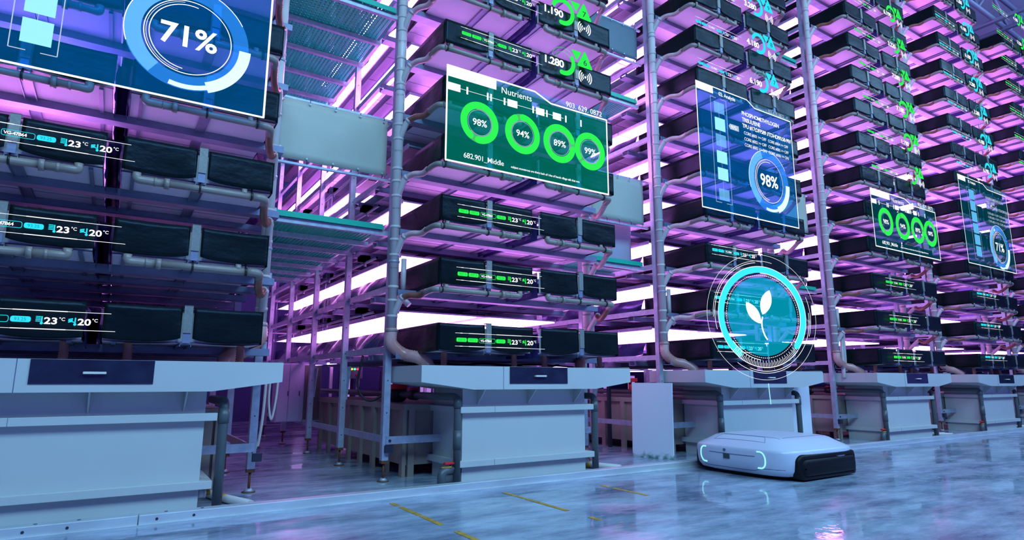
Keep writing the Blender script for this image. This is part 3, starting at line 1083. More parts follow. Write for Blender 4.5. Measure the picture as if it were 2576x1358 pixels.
# pipes feeding the beds, seen at the side of the second and third racks, and curtain strips
STRIPM = bpy.data.materials.new('clear_strip')
STRIPM.use_nodes = True
nt = STRIPM.node_tree
bs = nt.nodes['Principled BSDF']
bs.inputs['Base Color'].default_value = (.55, .45, .85, 1)
bs.inputs['Roughness'].default_value = .15
bs.inputs['Alpha'].default_value = .28
for i, (x, y, z0, z1) in enumerate(((1.99, 2.35, 1.32, 3.5), (1.99, 3.7, 1.2, 3.0), (1.99, 4.9, 1.0, 2.4), (5.38, 2.2, 2.4, 3.6))):
    mb = MB().grid(lambda u, v: (x + .012 * math.sin(u * 9 + v * 5), y + .22 * u, z0 + (z1 - z0) * v), 8, 16)
    tag(obj('curtain_strip', mb, STRIPM), 'clear plastic strip hanging on the side of the %s rack, %s from front' % ('second' if i < 3 else 'third', ORD[i % 3 + 1]), 'curtain', 'clear plastic strips')
for key, off, desc, nl in RACKS[1:4]:
    for k in range(1, 5):
        mb = MB()
        z = ZT[k] + .20
        mb.tube([(2.16, 1.3, z), (2.16, 5.5, z)], .012, 8)
        for y in (1.6, 2.9, 4.1):
            mb.box(2.10, 2.20, y, y + .12, z + .02, z + .075)
            mb.tube([(2.16, y + .05, z), (2.16, y + .05, z - .04)], .016, 8)
        tag(obj('supply_pipe', mb, mat('pale_fittings', (.6, .6, .7), .4)), 'thin pale supply pipe above the %s bed, left side of the %s' % (ORD[k], desc), 'pipe', 'thin supply pipes')

# ------------------------------------------------------------------ floor markings
for i, segs in enumerate(([(1.70, -.32, 1.755, -.47), ], )):
    pass
for n, (x, ys, lab) in enumerate(((1.755, ((-.30, -.42), (-.47, -.78), (-.80, -1.09), (-1.28, -1.75)), 'yellow dashed line nearest the left on the wet floor'),
                    (2.645, ((-.37, -.56), (-.58, -.66), (-.68, -1.17), (-1.4, -1.5)), 'middle yellow dashed line on the wet floor'),
                    (3.50, ((-.52, -.62), (-.66, -1.05)), 'right faint yellow dashed line on the floor left of the robot'))):
    mb = MB()
    for a, b in ys:
        mb.box(x - .018, x + .018, b, a, .0005, .002)
    tag(obj('floor_marking', mb, YEL), lab, 'line', 'yellow floor lines')

# ------------------------------------------------------------------ robot
RX, RY = 5.465, -.765


def ring(z, hx, hy, n=64, e=5.0, bulge=.0):
    out = []
    for i in range(n):
        a = 2 * PI * i / n
        ca, sa = math.cos(a), math.sin(a)
        x = hx * math.copysign(abs(ca) ** (2 / e), ca)
        y = hy * math.copysign(abs(sa) ** (2 / e), sa)
        x -= bulge * (1 - (y / hy) ** 2) * (1 if x < 0 else -1)
        out.append((x, y, z))
    return out


robot = thing('delivery_robot', 'low white robot vehicle with black side bumper on the wet floor', 'robot', (RX, RY, 0))
levels = [(.028, .47, .48), (.04, .515, .525), (.085, .545, .548), (.15, .553, .555), (.225, .555, .557), (.248, .550, .552), (.258, .538, .541),
          (.30, .475, .48), (.332, .42, .43), (.343, .39, .40), (.350, .34, .35), (.358, .20, .2)]
mb = MB()
N = 96
vs, fs = [], []
for (z, hx, hy) in levels:
    vs += ring(z, hx, hy, N, 5.5 if z < .27 else 4.5, .02 if z < .27 else .012)
for k in range(len(levels) - 1):
    for j in range(N):
        fs.append((k * N + j, k * N + (j + 1) % N, (k + 1) * N + (j + 1) % N, (k + 1) * N + j))
fs.append(tuple(range((len(levels) - 1) * N, len(levels) * N)))
fs.append(tuple(range(N))[::-1])
mb.add(vs, fs, True)
body = obj('shell', mb, ROBOT, robot)
bvh = BVHTree.FromPolygons([Vector(v) for v in vs], fs)


def on_shell(o, dr, eps=.003):
    h = bvh.ray_cast(Vector(o), Vector(dr))
    if h[0] is None:
        return None
    return h[0] - Vector(dr) * eps


def shell_line(pts, dr, r, name, m, parent, n=6):
    P = []
    for p in pts:
        q = on_shell(p, dr, r * .2)
        if q is not None:
            P.append(q)
    if len(P) > 1:
        return obj(name, MB().tube(P, r, n), m, parent)


def arcpts(cy, cz, ry, rz, a0, a1, n=24, x=-2):
    return [(x, cy + ry * math.cos(math.radians(a0 + (a1 - a0) * i / n)), cz + rz * math.sin(math.radians(a0 + (a1 - a0) * i / n))) for i in range(n + 1)]


CY = emis('robot_lamp', (.30, .85, 1.0), 1.15)
# curved lamps on the front (front looks toward -X)
for yc, s in ((.345, 1), (-.265, -1)):
    pts = []
    for i in range(25):
        a = -PI / 2 + PI * i / 24
        pts.append((-2, yc + s * .055 * abs(math.cos(a)) ** .8, .165 + .070 * math.sin(a)))
    pts = [(-2, yc - s * .022, pts[0][2])] + pts + [(-2, yc - s * .022, pts[-1][2])]
    o = shell_line(pts, (1, 0, 0), .0068, 'front_lamp', CY, robot, 8)
    o['label'] = 'glowing curved cyan lamp'
q = on_shell((-2, .10, .222), (1, 0, 0), .002)
obj('lens', MB().tube([q, q + Vector((-.006, 0, 0))], .013, 16), mat('lens_grey', (.10, .12, .2), .15), robot)
q = on_shell((-2, .085, .165), (1, 0, 0), .001)
obj('sensor_window', MB().box(q.x - .005, q.x + .01, q.y - .038, q.y + .03, .145, .19), mat('sensor_glass', (.03, .05, .06), .12), robot)
shell_line([(-2, y, .196 - .006 * math.cos(y * 4)) for y in [.28 - .02 * i for i in range(26)]], (1, 0, 0), .003, 'crease', SEAM, robot)
# seam round the bottom
seam = [(-2, .46, .10), (-2, .42, .098), (-2, .36, .07), (-2, .3, .066)] + [(-2, .3 - i * .05, .066) for i in range(1, 10)] + [(-2, -.2, .068), (-2, -.27, .092), (-2, -.34, .094), (-2, -.42, .094), (-2, -.47, .094)]
shell_line(seam, (1, 0, 0), .0028, 'seam', SEAM, robot)
# seams on top
shell_line([(-.44 + .0 * t, y, 2) for t, y in [(0, .30), (0, -.28)]] and [(-.36, .34 - .04 * i, 2) for i in range(18)], (0, 0, -1), .002, 'seam', SEAM, robot)
tp = [(-.375, .25, 2), (-.375, -.20, 2), (-.465, -.26, 2), (-.465, .30, 2), (-.375, .25, 2)]
tps = []
for a, b in zip(tp, tp[1:]):
    for i in range(10):
        tps.append(tuple(a[j] + (b[j] - a[j]) * i / 10 for j in range(3)))
shell_line(tps, (0, 0, -1), .0018, 'hatch_seam', SEAM, robot)
shell_line([(-.33 + .035 * i, -.345 - .01 * math.sin(i / 19 * PI), 2) for i in range(20)], (0, 0, -1), .002, 'seam', SEAM, robot)
# black side bumpers


def rrect(x0, x1, z0, z1, r, n=6):
    P = []
    for cx, cz, a0 in ((x1 - r, z1 - r, 0), (x0 + r, z1 - r, 90), (x0 + r, z0 + r, 180), (x1 - r, z0 + r, 270)):
        for i in range(n + 1):
            a = math.radians(a0 + 90 * i / n)
            P.append((cx + r * math.cos(a), cz + r * math.sin(a)))
    return P


for s in (-1, 1):
    mb = MB()
    def loop(d, g):
        P = rrect(-.44 + d, .50 - d * .5, .012 + d * .7, .225 - d, .07 - d * .3, 8)
        hx_, hy_ = .552 + g, .554 + g
        return [(x, s * hy_ * max(0.0, 1 - abs(x / hx_) ** 5.5) ** (1 / 5.5), z) for x, z in P]
    loops = [loop(0, -.10), loop(0, .006), loop(.006, .022), loop(.030, .028), loop(.036, .018), loop(.044, .018), loop(.05, .029), loop(.08, .030)]
    n = len(loops[0])
    vs2 = sum(loops, [])
    fs2 = []
    for k in range(len(loops) - 1):
        for j in range(n):
            fs2.append((k * n + j, k * n + (j + 1) % n, (k + 1) * n + (j + 1) % n, (k + 1) * n + j))
    fs2.append(tuple(range((len(loops) - 1) * n, len(loops) * n)))
    mb.add(vs2, fs2, True)
    obj('side_bumper', mb, ROBK, robot)['label'] = 'black padded side bumper'
obj('underbody', MB().prism([(x, y) for x, y, z in ring(0, .46, .46, 40, 4)], 'z', .006, .04), ROBK, robot)

# ------------------------------------------------------------------ projected displays
_txt = {}


def text_mesh(s, size, m, bold=0.0, spacing=1.0, sx=1.0, align='LEFT'):
    key = (s, size, m.name, bold, spacing, sx, align)
    if key in _txt:
        return _txt[key]
    cu = bpy.data.curves.new('lettering', 'FONT')
    cu.body = s
    cu.size = size
    cu.offset = bold
    cu.space_character = spacing
    cu.align_x = align
    cu.resolution_u = 3
    o = bpy.data.objects.new('lettering', cu)
    COL.objects.link(o)
    bpy.context.view_layer.update()
    dg = bpy.context.evaluated_depsgraph_get()
    me = bpy.data.meshes.new_from_object(o.evaluated_get(dg))
    me.transform(Matrix.Diagonal((sx, 1, 1, 1)))
    me.transform(Matrix.Rotation(PI / 2, 4, 'X'))
    me.materials.clear()
    me.materials.append(m)
    bpy.data.objects.remove(o)
    bpy.data.curves.remove(cu)
    _txt[key] = me
    return me


def text(parent, s, x, z, size, m, bold=0.0, spacing=1.0, sx=1.0, y=-.004, align='LEFT', name='lettering'):
    return obj(name, text_mesh(s, size, m, bold, spacing, sx, align), None, parent, (x, y, z))


INK = mat('pipe_print', (.06, .06, .10), .6)
_rz = [o for o in bpy.data.objects if o.name.startswith('riser_pipe') and abs(o.location.x - 2.04) < .02][0]
for _k in range(1, 8):
    _t = text(_rz, 'CB-17-0%d' % _k, -.012, ZT[_k] - 1.27 - .05, .020, INK, 0, 1, 1, -.047, 'CENTER', 'printed_code')
    _t.rotation_euler = (0, 0, -.45)
    _t.location = (-.019, -.043, ZT[_k] - 1.27 - .05)


def poly2(mb, pts, y=0.0, mi=0):
    """filled flat shape in the display plane"""
    mb.add([(x, y, z) for x, z in pts], [tuple(range(len(pts)))], False, mi)


def band(mb, outer, inner, y=0.0, closed=True, mi=0):
    n = len(outer)
    vs = [(x, y, z) for x, z in outer] + [(x, y, z) for x, z in inner]
    fs = [(i, (i + 1) % n, (i + 1) % n + n, i + n) for i in range(n if closed else n - 1)]
    mb.add(vs, fs, False, mi)


def arc2(mb, cx, cz, r0, r1, a0, a1, y=0.0, n=None, rnd=False):
    n = n or max(6, int(abs(a1 - a0) / 6))
    A = [math.radians(a0 + (a1 - a0) * i / n) for i in range(n + 1)]
    band(mb, [(cx + r1 * math.cos(a), cz + r1 * math.sin(a)) for a in A], [(cx + r0 * math.cos(a), cz + r0 * math.sin(a)) for a in A], y, False)
    if rnd:
        for a in (A[0], A[-1]):
            rm, rr_ = (r0 + r1) / 2, (r1 - r0) / 2
            poly2(mb, [(cx + rm * math.cos(a) + rr_ * math.cos(t * PI / 8), cz + rm * math.sin(a) + rr_ * math.sin(t * PI / 8)) for t in range(16)], y + .0003)


def line2(mb, x0, z0, x1, z1, w, y=0.0):
    d_ = Vector((x1 - x0, z1 - z0)).normalized()
    n_ = Vector((-d_.y, d_.x)) * w / 2
    poly2(mb, [(x0 + n_.x, z0 + n_.y), (x1 + n_.x, z1 + n_.y), (x1 - n_.x, z1 - n_.y), (x0 - n_.x, z0 - n_.y)], y)


def shape(parent, name, fn, m, y=0.0):
    mb = MB()
    fn(mb)
    return obj(name, mb, m, parent, (0, y, 0))


_sm = {}


def strip_display(key, off, desc, k, col, x0, dz, yy=-.06, sc=1.0):
    """the row of readings floating in front of a bed; local origin at its upper left end"""
    green = col == 'g'
    t = thing('status_display', 'floating %s temperature reading row at the %s level of the %s' % ('green' if green else 'cyan', ORD[k], desc),
              'display', (off + x0, yy, ZT[k] + dz), 'floating reading rows')
    c, cd = (HG, HGD) if green else (HC, HCD)
    if ('s', col, sc) not in _sm:
        L = MB()
        for z in (0, -.108):
            line2(L, 0, z, .88, z, .0028)
            line2(L, .13, z, .28, z, .0052, -.0006)
            line2(L, .40, z, .66, z, .0052, -.0006)
            line2(L, .045, z, .07, z, .0052, -.0006)
        line2(L, .88, -.108, .91, -.108, .0028)
        P = MB()
        P2, P3 = MB(), MB()
        poly2(P, rrect(.012, .110, -.072, -.038, .010, 3))
        poly2(P2, rrect(.118, .216, -.072, -.038, .010, 3))
        poly2(P3, rrect(.395, .49, -.072, -.038, .012, 3))
        O = MB()
        band(O, rrect(.226, .388, -.076, -.036, .012, 3), rrect(.229, .385, -.073, -.039, .010, 3))
        I = MB()
        for i in range(4):
            line2(I, .512, -.036 - i * .009, .536, -.036 - i * .009, .005)
        line2(I, .541, -.034, .541, -.072, .007)
        poly2(I, [(.541 + .008 * math.cos(q * PI / 5), -.074 + .008 * math.sin(q * PI / 5)) for q in range(10)], -.0003)
        for i in range(3):
            line2(I, .668, -.046 - i * .008, .690, -.040 - i * .008, .006)
        line2(I, .668, -.05, .698, -.062, .006)
        line2(I, .702, -.034, .702, -.072, .007)
        poly2(I, [(.702 + .008 * math.cos(q * PI / 5), -.074 + .008 * math.sin(q * PI / 5)) for q in range(10)], -.0003)
        _sm[('s', col, sc)] = [x.mesh(n_, m_) for x, n_, m_ in ((L, 'rule', HW), (P, 'pill', c), (P2, 'pill', c), (P3, 'pill', c), (O, 'pill_outline', c), (I, 'thermometer_icon', c))]
    for me in _sm[('s', col, sc)]:
        obj(me.name.split('.')[0], me, None, t)
    text(t, 'PST 5', .030, -.064, .026, cd, 0, 1.0, 1.0)
    text(t, 'PST 3', .136, -.064, .026, cd, 0, 1.0, 1.0)
    text(t, 'VG-47B64', .238, -.066, .028, HW, .0006, .92, 1.0)
    text(t, '93.25', .412, -.064, .026, cd, 0, 1.0, 1.0)
    text(t, '23', .551, -.077, .054, HW, .0014, 1.0, 1.25)
    text(t, '°C', .622, -.056, .028, HW, .0003)
    text(t, '20', .714, -.077, .054, HW, .0014, 1.0, 1.25)
    text(t, '°C', .785, -.056, .028, HW, .0003)
    return t


def gauge_display(off, desc, k, col, num, dig, x0, dz, full, yy=-.06):
    green = col == 'g'
    c = HG if green else HC
    t = thing('gauge_display', 'floating %s gauge %s with triangle %s at the %s level of the %s' % ('green' if green else 'cyan', num, dig, ORD[k], desc),
              'display', (off + x0, yy, ZT[k] + dz), 'floating gauge readings')
    # local origin: left end of the number line
    text(t, num, 0, -.130, .108, HW, .0032, .95, 1.12, name='number')
    cx, cz, r = .255, -.054, .125
    if ('g', col, full) not in _sm:
        G = MB()
        a_s = 157 if full else 30
        arc2(G, cx, cz, r - .025, r + .025, -102, a_s, rnd=True)
        O = MB()
        if not full:
            arc2(O, cx, cz, r + .021, r + .025, 25, 157)
            arc2(O, cx, cz, r - .025, r - .021, 25, 157)
            rm, rr_ = r, .0105
            A = math.radians(157)
            px_, pz_ = cx + rm * math.cos(A), cz + rm * math.sin(A)
            band(O, [(px_ + .025 * math.cos(math.radians(q)), pz_ + .025 * math.sin(math.radians(q))) for q in range(157, 338, 20)],
                 [(px_ + .021 * math.cos(math.radians(q)), pz_ + .021 * math.sin(math.radians(q))) for q in range(157, 338, 20)], 0, False)
        T = MB()

        def rtri(p, rr_):
            out = []
            n_ = len(p)
            for i in range(n_):
                P0, P1, P2 = Vector(p[i - 1]), Vector(p[i]), Vector(p[(i + 1) % n_])
                a_ = P1 + (P0 - P1).normalized() * rr_
                b__ = P1 + (P2 - P1).normalized() * rr_
                for q in range(5):
                    tt = q / 4
                    out.append(tuple(a_ * (1 - tt) ** 2 + P1 * 2 * tt * (1 - tt) + b__ * tt * tt))
            return out
        poly2(T, rtri([(.425, -.048), (.640, -.048), (.533, .145)], .028))
        poly2(T, rtri([(.352, .112), (.488, .112), (.424, .004)], .018))
        S = MB()
        sx_, sz_ = .535, -.150
        poly2(S, [(sx_ + .013 * math.cos(q * PI / 6), sz_ + .013 * math.sin(q * PI / 6)) for q in range(12)])
        for rr_ in (.034, .058, .082):
            arc2(S, sx_, sz_, rr_ - .006, rr_ + .006, -48, 48)
            arc2(S, sx_, sz_, rr_ - .006, rr_ + .006, 132, 228)
        ms = [('gauge_arc', G, c), ('alert_triangle', T, c), ('signal_icon', S, HW)]
        if not full:
            ms.append(('gauge_outline', O, c))
        _sm[('g', col, full)] = [x.mesh(n_, m_) for n_, x, m_ in ms]
    for me in _sm[('g', col, full)]:
        obj(me.name.split('.')[0], me, None, t)
    text(t, dig, .533, -.022, .088, HK, 0, 1, 1.2, align='CENTER', name='digit')
    return t


PLACE = [('A', 'c', k, 2.43, -.072) for k in (1, 2, 3)] + [('B', 'g', k, 2.36, -.085 if k < 4 else -.065) for k in (1, 2, 3, 6, 7, 8)] \
    + [('C', 'c', k, 2.24, -.04) for k in (1, 2, 3)] + [('C', 'c', k, 2.18, .06) for k in (7, 8, 9, 10)] \
    + [('D', 'g', k, 2.47, -.07) for k in (1, 2, 3)] + [('D', 'g', k, 2.42 - .022 * (k - 6), .07 + .0125 * (k - 6)) for k in range(6, 13)] \
    + [('E', 'c', k, 2.29, 0) for k in (1, 2, 3)] + [('E', 'c', k, 2.18 - .016 * (k - 7), 4.81 + .58 * (k - 7) - ZT[k]) for k in range(7, 14)] \
    + [('F', 'g', k, 1.87 - .03 * (k - 8), 5.42 + .588 * (k - 8) - ZT[k]) for k in range(8, 15)]
for key, col, k, x0, dz in PLACE:
    off, desc, nl = [(r[1], r[2], r[3]) for r in RACKS if r[0] == key][0]
    strip_display(key, off, desc, k, col, x0, dz)
NUM = {('B', 6): ('1.280', '6', 0), ('B', 7): ('1.190', '7', 1), ('B', 8): ('7.180', '8', 1),
       ('C', 7): ('6.190', '7', 0), ('C', 8): ('4.180', '8', 1), ('C', 9): ('3.280', '9', 1), ('C', 10): ('3.220', '10', 0),
       ('D', 6): ('1.280', '6', 0), ('D', 7): ('1.190', '7', 1), ('D', 8): ('7.180', '8', 1), ('D', 9): ('7.280', '9', 0), ('D', 10): ('3.220', '10', 0), ('D', 11): ('6.190', '11', 1),
       ('E', 7): ('6.190', '7', 1), ('E', 8): ('4.180', '8', 1), ('E', 9): ('3.280', '9', 0), ('E', 10): ('3.280', '6', 1), ('E', 11): ('6.180', '7', 1), ('E', 12): ('4.180', '8', 1), ('E', 13): ('3.280', '9', 1),
       ('F', 13): ('5.220', '13', 0), ('F', 14): ('4.180', '14', 1)}
GX = {'B': lambda k: (3.275, 0), 'C': lambda k: (3.165, .145), 'D': lambda k: (3.46 - .02 * (k - 6), .14 + .025 * (k - 6)),
      'E': lambda k: (3.305 - .025 * (k - 7), 4.904 + .587 * (k - 7) - ZT[k]), 'F': lambda k: (2.84, 9.08 - .59 * (14 - k) - ZT[k])}
for (key, k), (num, dig, full) in NUM.items():
    off, desc, nl = [(r[1], r[2], r[3]) for r in RACKS if r[0] == key][0]
    gx, gz = GX[key](k)
    gauge_display(off, desc, k, 'g' if key in 'BDF' else 'c', num, dig, gx, gz, bool(full))


def outline_panel(parent, w, h, notch, lw, m, dy=-.002):
    """bright frame; local origin at lower left, w x h, notch = (x where the step starts, x where it ends, drop)"""
    pts = [(0, 0), (w, 0), (w, h - notch[2]), (notch[1], h - notch[2]), (notch[0], h), (0, h)]
    mb = MB()
    for a, b in zip(pts, pts[1:] + pts[:1]):
        line2(mb, a[0], a[1], b[0], b[1], lw)
        poly2(mb, [(b[0] + lw * .5 * math.cos(q * PI / 4), b[1] + lw * .5 * math.sin(q * PI / 4)) for q in range(8)], -.0003)
    return obj('frame', mb, m, parent, (0, dy, 0))


def nutrients(off, desc, x0, z0, w, h, pane, label, small=False):
    t = thing('nutrient_display', label, 'display', (off + x0, -.10, z0))
    s = w / 1.83
    mb = MB()
    poly2(mb, [(0, 0), (w, 0), (w, h * .915), (1.12 * s, h * .915), (.93 * s, h), (0, h)])
    obj('pane', mb, pane, t)
    mb = MB()
    poly2(mb, [(.93 * s, h), (1.12 * s, h * .915), (w, h * .915), (w, h)])
    obj('upper_pane', mb, P_HEAD, t, (0, -.0005, 0))
    outline_panel(t, w, h, (.93 * s, 1.12 * s, h * .085), .016, HW)
    shape(t, 'title_bar', lambda m_: poly2(m_, [(0, h - .10), (.50 * s, h - .10), (.50 * s, h), (0, h)]), HW, -.003)
    text(t, 'Nutrients', .55 * s, h - .115, .088 * s, HW, .0002, 1.0)
    text(t, '903. 629. 0872', 1.30 * s, h - .055, .078 * s, HW)
    zl = h - .19

    def bars(m_):
        line2(m_, .0, zl, 1.27 * s, zl, .004)
        for x, ww in ((.0, .13), (.19, .018), (.40, .018), (.435, .018), (.58, .018), (.62, .11), (.90, .018), (.94, .10), (1.06, .018), (1.14, .10), (1.29, .018), (1.48, .018)):
            poly2(m_, [((x) * s, zl - .035), ((x + ww) * s, zl - .035), ((x + ww) * s, zl + .035), (x * s, zl + .035)], -.0004)
    shape(t, 'timeline_bars', bars, HW, -.003)
    for cx, val, gap in ((.33, '98%', -95), (.79, '94%', 120), (1.22, '89%', 20), (1.60, '99%', -120)):
        cx *= s
        cz = h * .47
        R = .195 * s
        shape(t, 'ring_track', lambda m_: arc2(m_, cx, cz, R * .67, R * .99, gap - 60, gap + 2), P_RINGG, -.0025)
        shape(t, 'ring', lambda m_: arc2(m_, cx, cz, R * .66, R, gap, gap + 330, rnd=True), HG, -.003)
        shape(t, 'inner_ring', lambda m_: (arc2(m_, cx, cz, R * .60, R * .62, 0, 360), arc2(m_, cx, cz, R * .64, R * .655, gap - 40, gap + 200)), HWD, -.003)
        text(t, val, cx, cz - .03 * s, .088 * s, HW, .0012, 1, 1, align='CENTER')
    text(t, '682.901_Middle', .17 * s, .055, .068 * s, HW, .0002, .95)
    text(t, 'subject monstrous are there lack of i the of hands village talk that one', .66 * s, .055, .030 * s, HW, .0004, .95)
    return t


nutrients(0, '', 2.215, 2.70, 1.83, .87, P_TEAL, 'floating green nutrients chart with four ring gauges on the second rack')
nutrients(6.986, '', 2.22, 2.80, 2.02, .88, P_TEALD, 'floating dim nutrients chart with ring gauges on the fourth rack')


def analysis(off, x0, z0, w, h, val, label, right=None, cols='full', pane=None, dialr=.36, dial=(1.37, .41), dial_aspect=1.0):
    t = thing('analysis_display', label, 'display', (off + x0, -.10, z0))
    mb = MB()
    nx0, nx1 = w * .51, w * .59
    poly2(mb, [(0, 0), (w, 0), (w, h * .95), (nx1, h * .95), (nx0, h), (0, h)])
    obj('pane', mb, pane or P_BLUE, t)
    if cols != 'left':
        mb = MB()
        poly2(mb, [(nx0, h), (nx1, h * .95), (w, h * .95), (w, h)])
        obj('upper_pane', mb, P_HEAD, t, (0, -.0005, 0))
    outline_panel(t, w, h, (nx0, nx1, h * .05), .014, HW)
    shape(t, 'title_bar', lambda m_: poly2(m_, [(0, h - .09), (.30, h - .09), (.30, h), (0, h)]), HW, -.003)
    text(t, '02. Analysis', .40, h - .085, .070, HW, .0008, .95)
    text(t, '903 629 0872', w * .74, h - .062, .062, HWD)
    return t


def dial(t, cx, cz, R, val, sz):
    shape(t, 'dial_ring', lambda m_: arc2(m_, cx, cz, R * .74, R, 0, 360, n=72), P_RING, -.0035)
    shape(t, 'dial_light', lambda m_: arc2(m_, cx, cz, R * .74, R * .985, 110, 235), P_RINGL, -.0042)
    shape(t, 'dial_lines', lambda m_: (arc2(m_, cx, cz, R * .69, R * .705, 0, 360, n=72), arc2(m_, cx, cz, R * .66, R * .668, 100, 260), arc2(m_, cx, cz, R * .61, R * .625, 80, 265),
                                       arc2(m_, cx, cz, R * .985, R, 30, 200)), HW, -.005)
    shape(t, 'dial_value', lambda m_: (arc2(m_, cx, cz, R * .84, R * 1.04, -68, 0, n=24), arc2(m_, cx, cz, R * .90, R * .985, -105, -68)), emis('display_pale_ice', (.75, .97, 1.0), 1.1), -.006)
    text(t, val, cx, cz - sz * .33, sz, HW, .004 * sz / .2, 1, 1, align='CENTER', name='value')


def columns(t, x, z0, z1, w, blocks, m=HCL):
    shape(t, 'column_frame', lambda m_: (line2(m_, x, z0, x, z1, .006), line2(m_, x + w, z0, x + w, z1, .006), line2(m_, x, z1, x + w * .35, z1, .006),
                                         line2(m_, x + w * .65, z1, x + w, z1, .006), line2(m_, x, z0, x + w * .35, z0, .006), line2(m_, x + w * .65, z0, x + w, z0, .006),
                                         line2(m_, x + w / 2, z0 + .05, x + w / 2, z1 - .05, .003)), HWD, -.003)
    for (a, b, on) in blocks:
        shape(t, 'level_block', lambda m_: poly2(m_, [(x + w * .2, a), (x + w * .85, a), (x + w * .85, b), (x + w * .2, b)]), m if on else P_RINGL, -.004)


# third rack
t = analysis(3.383, 2.075, 2.80, 1.85, 1.54, '98%', 'floating blue analysis chart with 98 percent dial on the third rack')
columns(t, .245, .10, 1.41, .285, [(1.0, 1.16, True), (.80, .95, False), (.59, .74, True), (.38, .53, True), (.13, .27, False), (1.22, 1.36, False)])
shape(t, 'value_flag', lambda m_: poly2(m_, [(.555, 1.10), (.58, 1.135), (.745, 1.135), (.745, 1.065), (.58, 1.065)]), HWD, -.004)
text(t, '97%', .60, 1.078, .06, HW, .001)
for i, s in enumerate(('PHOSPHOMETHYLOGEN', 'TRISULFENE', 'TPU #17:DFF589 //TDHDI90.58-99//')):
    text(t, s, .82, 1.31 - .082 * i, .074, HW, .0012, .9)
for i in range(3):
    text(t, 'CORE #00%d >> %s' % (i + 1, ('OFF', 'OFF', 'ON')[i]), .84, 1.06 - .078 * i, .058, HW, 0, .9)
    text(t, 'CORE #00%d >> %s' % (i + 4, ('OFF', 'OFF', 'ON')[i]), 1.32, 1.06 - .078 * i, .056, HW, 0, .9)
dial(t, 1.285, .53, .405, '98%', .215)
# leftmost rack: the chart reaches beyond the top and left of the picture
t = analysis(-3.341, 2.20, 2.72, 1.89, 1.58, '71%', 'large floating blue chart with 71 percent dial at top left on the leftmost rack', cols='full')
columns(t, .431, .10, 1.45, .24, [(.15, .31, True), (.35, .51, True), (.60, .76, True), (.85, 1.0, True)])
dial(t, 1.37, .46, .385, '71%', .215)
# fifth rack
t = analysis(10.255, 2.03, 2.88, 2.05, 1.60, '71%', 'floating dim chart with 71 percent dial on the fifth rack', pane=P_TEALD)
columns(t, .30, .10, 1.42, .34, [(.16 + .21 * i, .34 + .21 * i, True) for i in range(6)], emis('display_mid_cyan', (.12, .50, .9), 1.0))
for i, s in enumerate(('PHOSPHOMETHYLOGEN', 'TRISULFENE', 'TPU #17:DFF589 //TDHDI90.58-99//')):
    text(t, s, 1.08, 1.32 - .085 * i, .076, HWD, .0006, .9)
for i in range(3):
    text(t, 'CORE #00%d >> %s' % (i + 1, ('OFF', 'OFF', 'ON')[i]), 1.08, 1.03 - .075 * i, .062, HWD, 0, .9)
    text(t, 'CORE #00%d >> %s' % (i + 4, ('OFF', 'OFF', 'ON')[i]), 1.58, 1.03 - .075 * i, .062, HWD, 0, .9)
dial(t, 1.42, .43, .42, '71%', .22)

# ------------------------------------------------------------------ round plant emblem above the robot
EY = Vector((5.42, -.80, 1.49))
t = thing('plant_emblem', 'large floating cyan ring with white seedling sign above the robot', 'display', EY, rz=-math.radians(18))
R = .628
shape(t, 'outer_circle', lambda m_: arc2(m_, 0, 0, R - .003, R, 0, 360, n=120), HW)
shape(t, 'disc', lambda m_: poly2(m_, [(.63 * R * math.cos(q * PI / 40), .63 * R * math.sin(q * PI / 40)) for q in range(80)]), P_DISC, .002)
shape(t, 'cyan_arc', lambda m_: arc2(m_, 0, 0, R * .70, R * .80, -38, 232, n=90, rnd=True), emis('emblem_cyan', (.05, .92, 1.0), 1.0), -.002)


def thin(m_):
    arc2(m_, 0, 0, R * .80, R * .808, -60, 235, n=90)
    arc2(m_, 0, 0, R * .80, R * .812, -128, -42, n=40)
    arc2(m_, 0, 0, R * .86, R * .868, 95, 195, n=50)
    arc2(m_, 0, 0, R * .89, R * .896, 75, 182, n=50)
    arc2(m_, 0, 0, R * .86, R * .868, -110, 5, n=50)
    arc2(m_, 0, 0, R * .89, R * .897, -125, -60, n=40)
    arc2(m_, 0, 0, R * .89, R * .897, -20, 22, n=20)
    arc2(m_, 0, 0, R * .69, R * .70, -35, 90, n=50)
    arc2(m_, 0, 0, R * .69, R * .70, 215, 262, n=20)
    for i in range(110):
        a = 360 * i / 110
        arc2(m_, 0, 0, R * .655, R * .663, a, a + 2, n=1)
    for i in range(46):
        a = math.radians(-136 + 94 * i / 45)
        r0 = R * (.735 if i % 2 else .70)
        line2(m_, r0 * math.cos(a), r0 * math.sin(a), R * .795 * math.cos(a), R * .795 * math.sin(a), .0045)


shape(t, 'fine_lines', thin, HW, -.003)


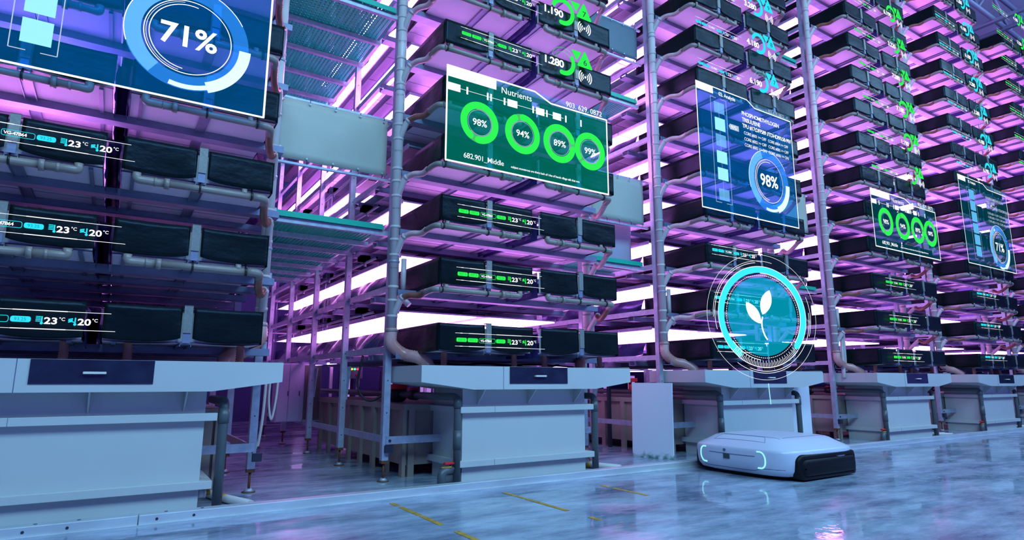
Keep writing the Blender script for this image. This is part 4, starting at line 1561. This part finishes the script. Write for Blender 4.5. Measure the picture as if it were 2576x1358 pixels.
def leaf(m_, x0, z0, x1, z1, w):
    a_, b__ = Vector((x0, z0)), Vector((x1, z1))
    d_ = b__ - a_
    n_ = Vector((-d_.y, d_.x)).normalized()
    up_, dn_ = [], []
    for i in range(13):
        s = i / 12
        c_ = a_ + d_ * s
        ww = w * math.sin(PI * s) ** .75
        up_.append(tuple(c_ + n_ * ww)); dn_.append(tuple(c_ - n_ * ww))
    poly2(m_, up_ + dn_[::-1][1:-1])


def sign(m_):
    leaf(m_, -.005, .015, .095, .265, .062)
    leaf(m_, -.03, -.075, -.185, .135, .058)
    P = [(-.005, -.005), (-.018, -.05), (-.020, -.10), (-.010, -.15), (.01, -.20), (.035, -.235)]
    for a_, b__ in zip(P, P[1:]):
        line2(m_, a_[0], a_[1], b__[0], b__[1], .016)


shape(t, 'seedling_sign', sign, HW, -.004)
shape(t, 'stem_line', lambda m_: line2(m_, .01, -.66, .022, -.86, .010), HCL, 0)


# ------------------------------------------------------------------ seedlings in the lit beds of the second rack
rs = random.Random(3)
for k in (1, 2, 3):
    mb = MB()
    for i in range(900):
        x, y = rs.uniform(XL0 + .02, XL1 - .05), 1.0 + rs.random() ** 1.3 * 4.6
        z = ZT[k] - BH + .11
        h = rs.uniform(.06, .13)
        a = rs.uniform(0, 2 * PI)
        ca, sa = math.cos(a), math.sin(a)
        l = rs.uniform(.015, .03)
        mb.add([(x, y, z), (x + ca * l * .5 - sa * l * .4, y + sa * l * .5 + ca * l * .4, z + h * .7), (x + ca * l, y + sa * l, z + h),
                (x + ca * l * .5 + sa * l * .4, y + sa * l * .5 - ca * l * .4, z + h * .7)], [(0, 1, 2, 3)])
    o = obj('seedlings', mb, LEAF)
    tag(o, 'dense low seedlings growing in the lit %s level left bed of the second rack' % ORD[k], 'seedlings')
    o['kind'] = 'stuff'

tag(obj('white_pipe', MB().tube(bend([(9.16, .50, 1.62), (9.13, .50, 1.15), (9.062, .47, .90)], .05), .026, 12).tube([(9.21, .50, 1.62), (9.20, .50, 1.20), (9.15, .48, 1.0)], .02, 10), PVC),
    'white hanging pipe pair reaching the tank rim at left of the fourth rack', 'pipe')
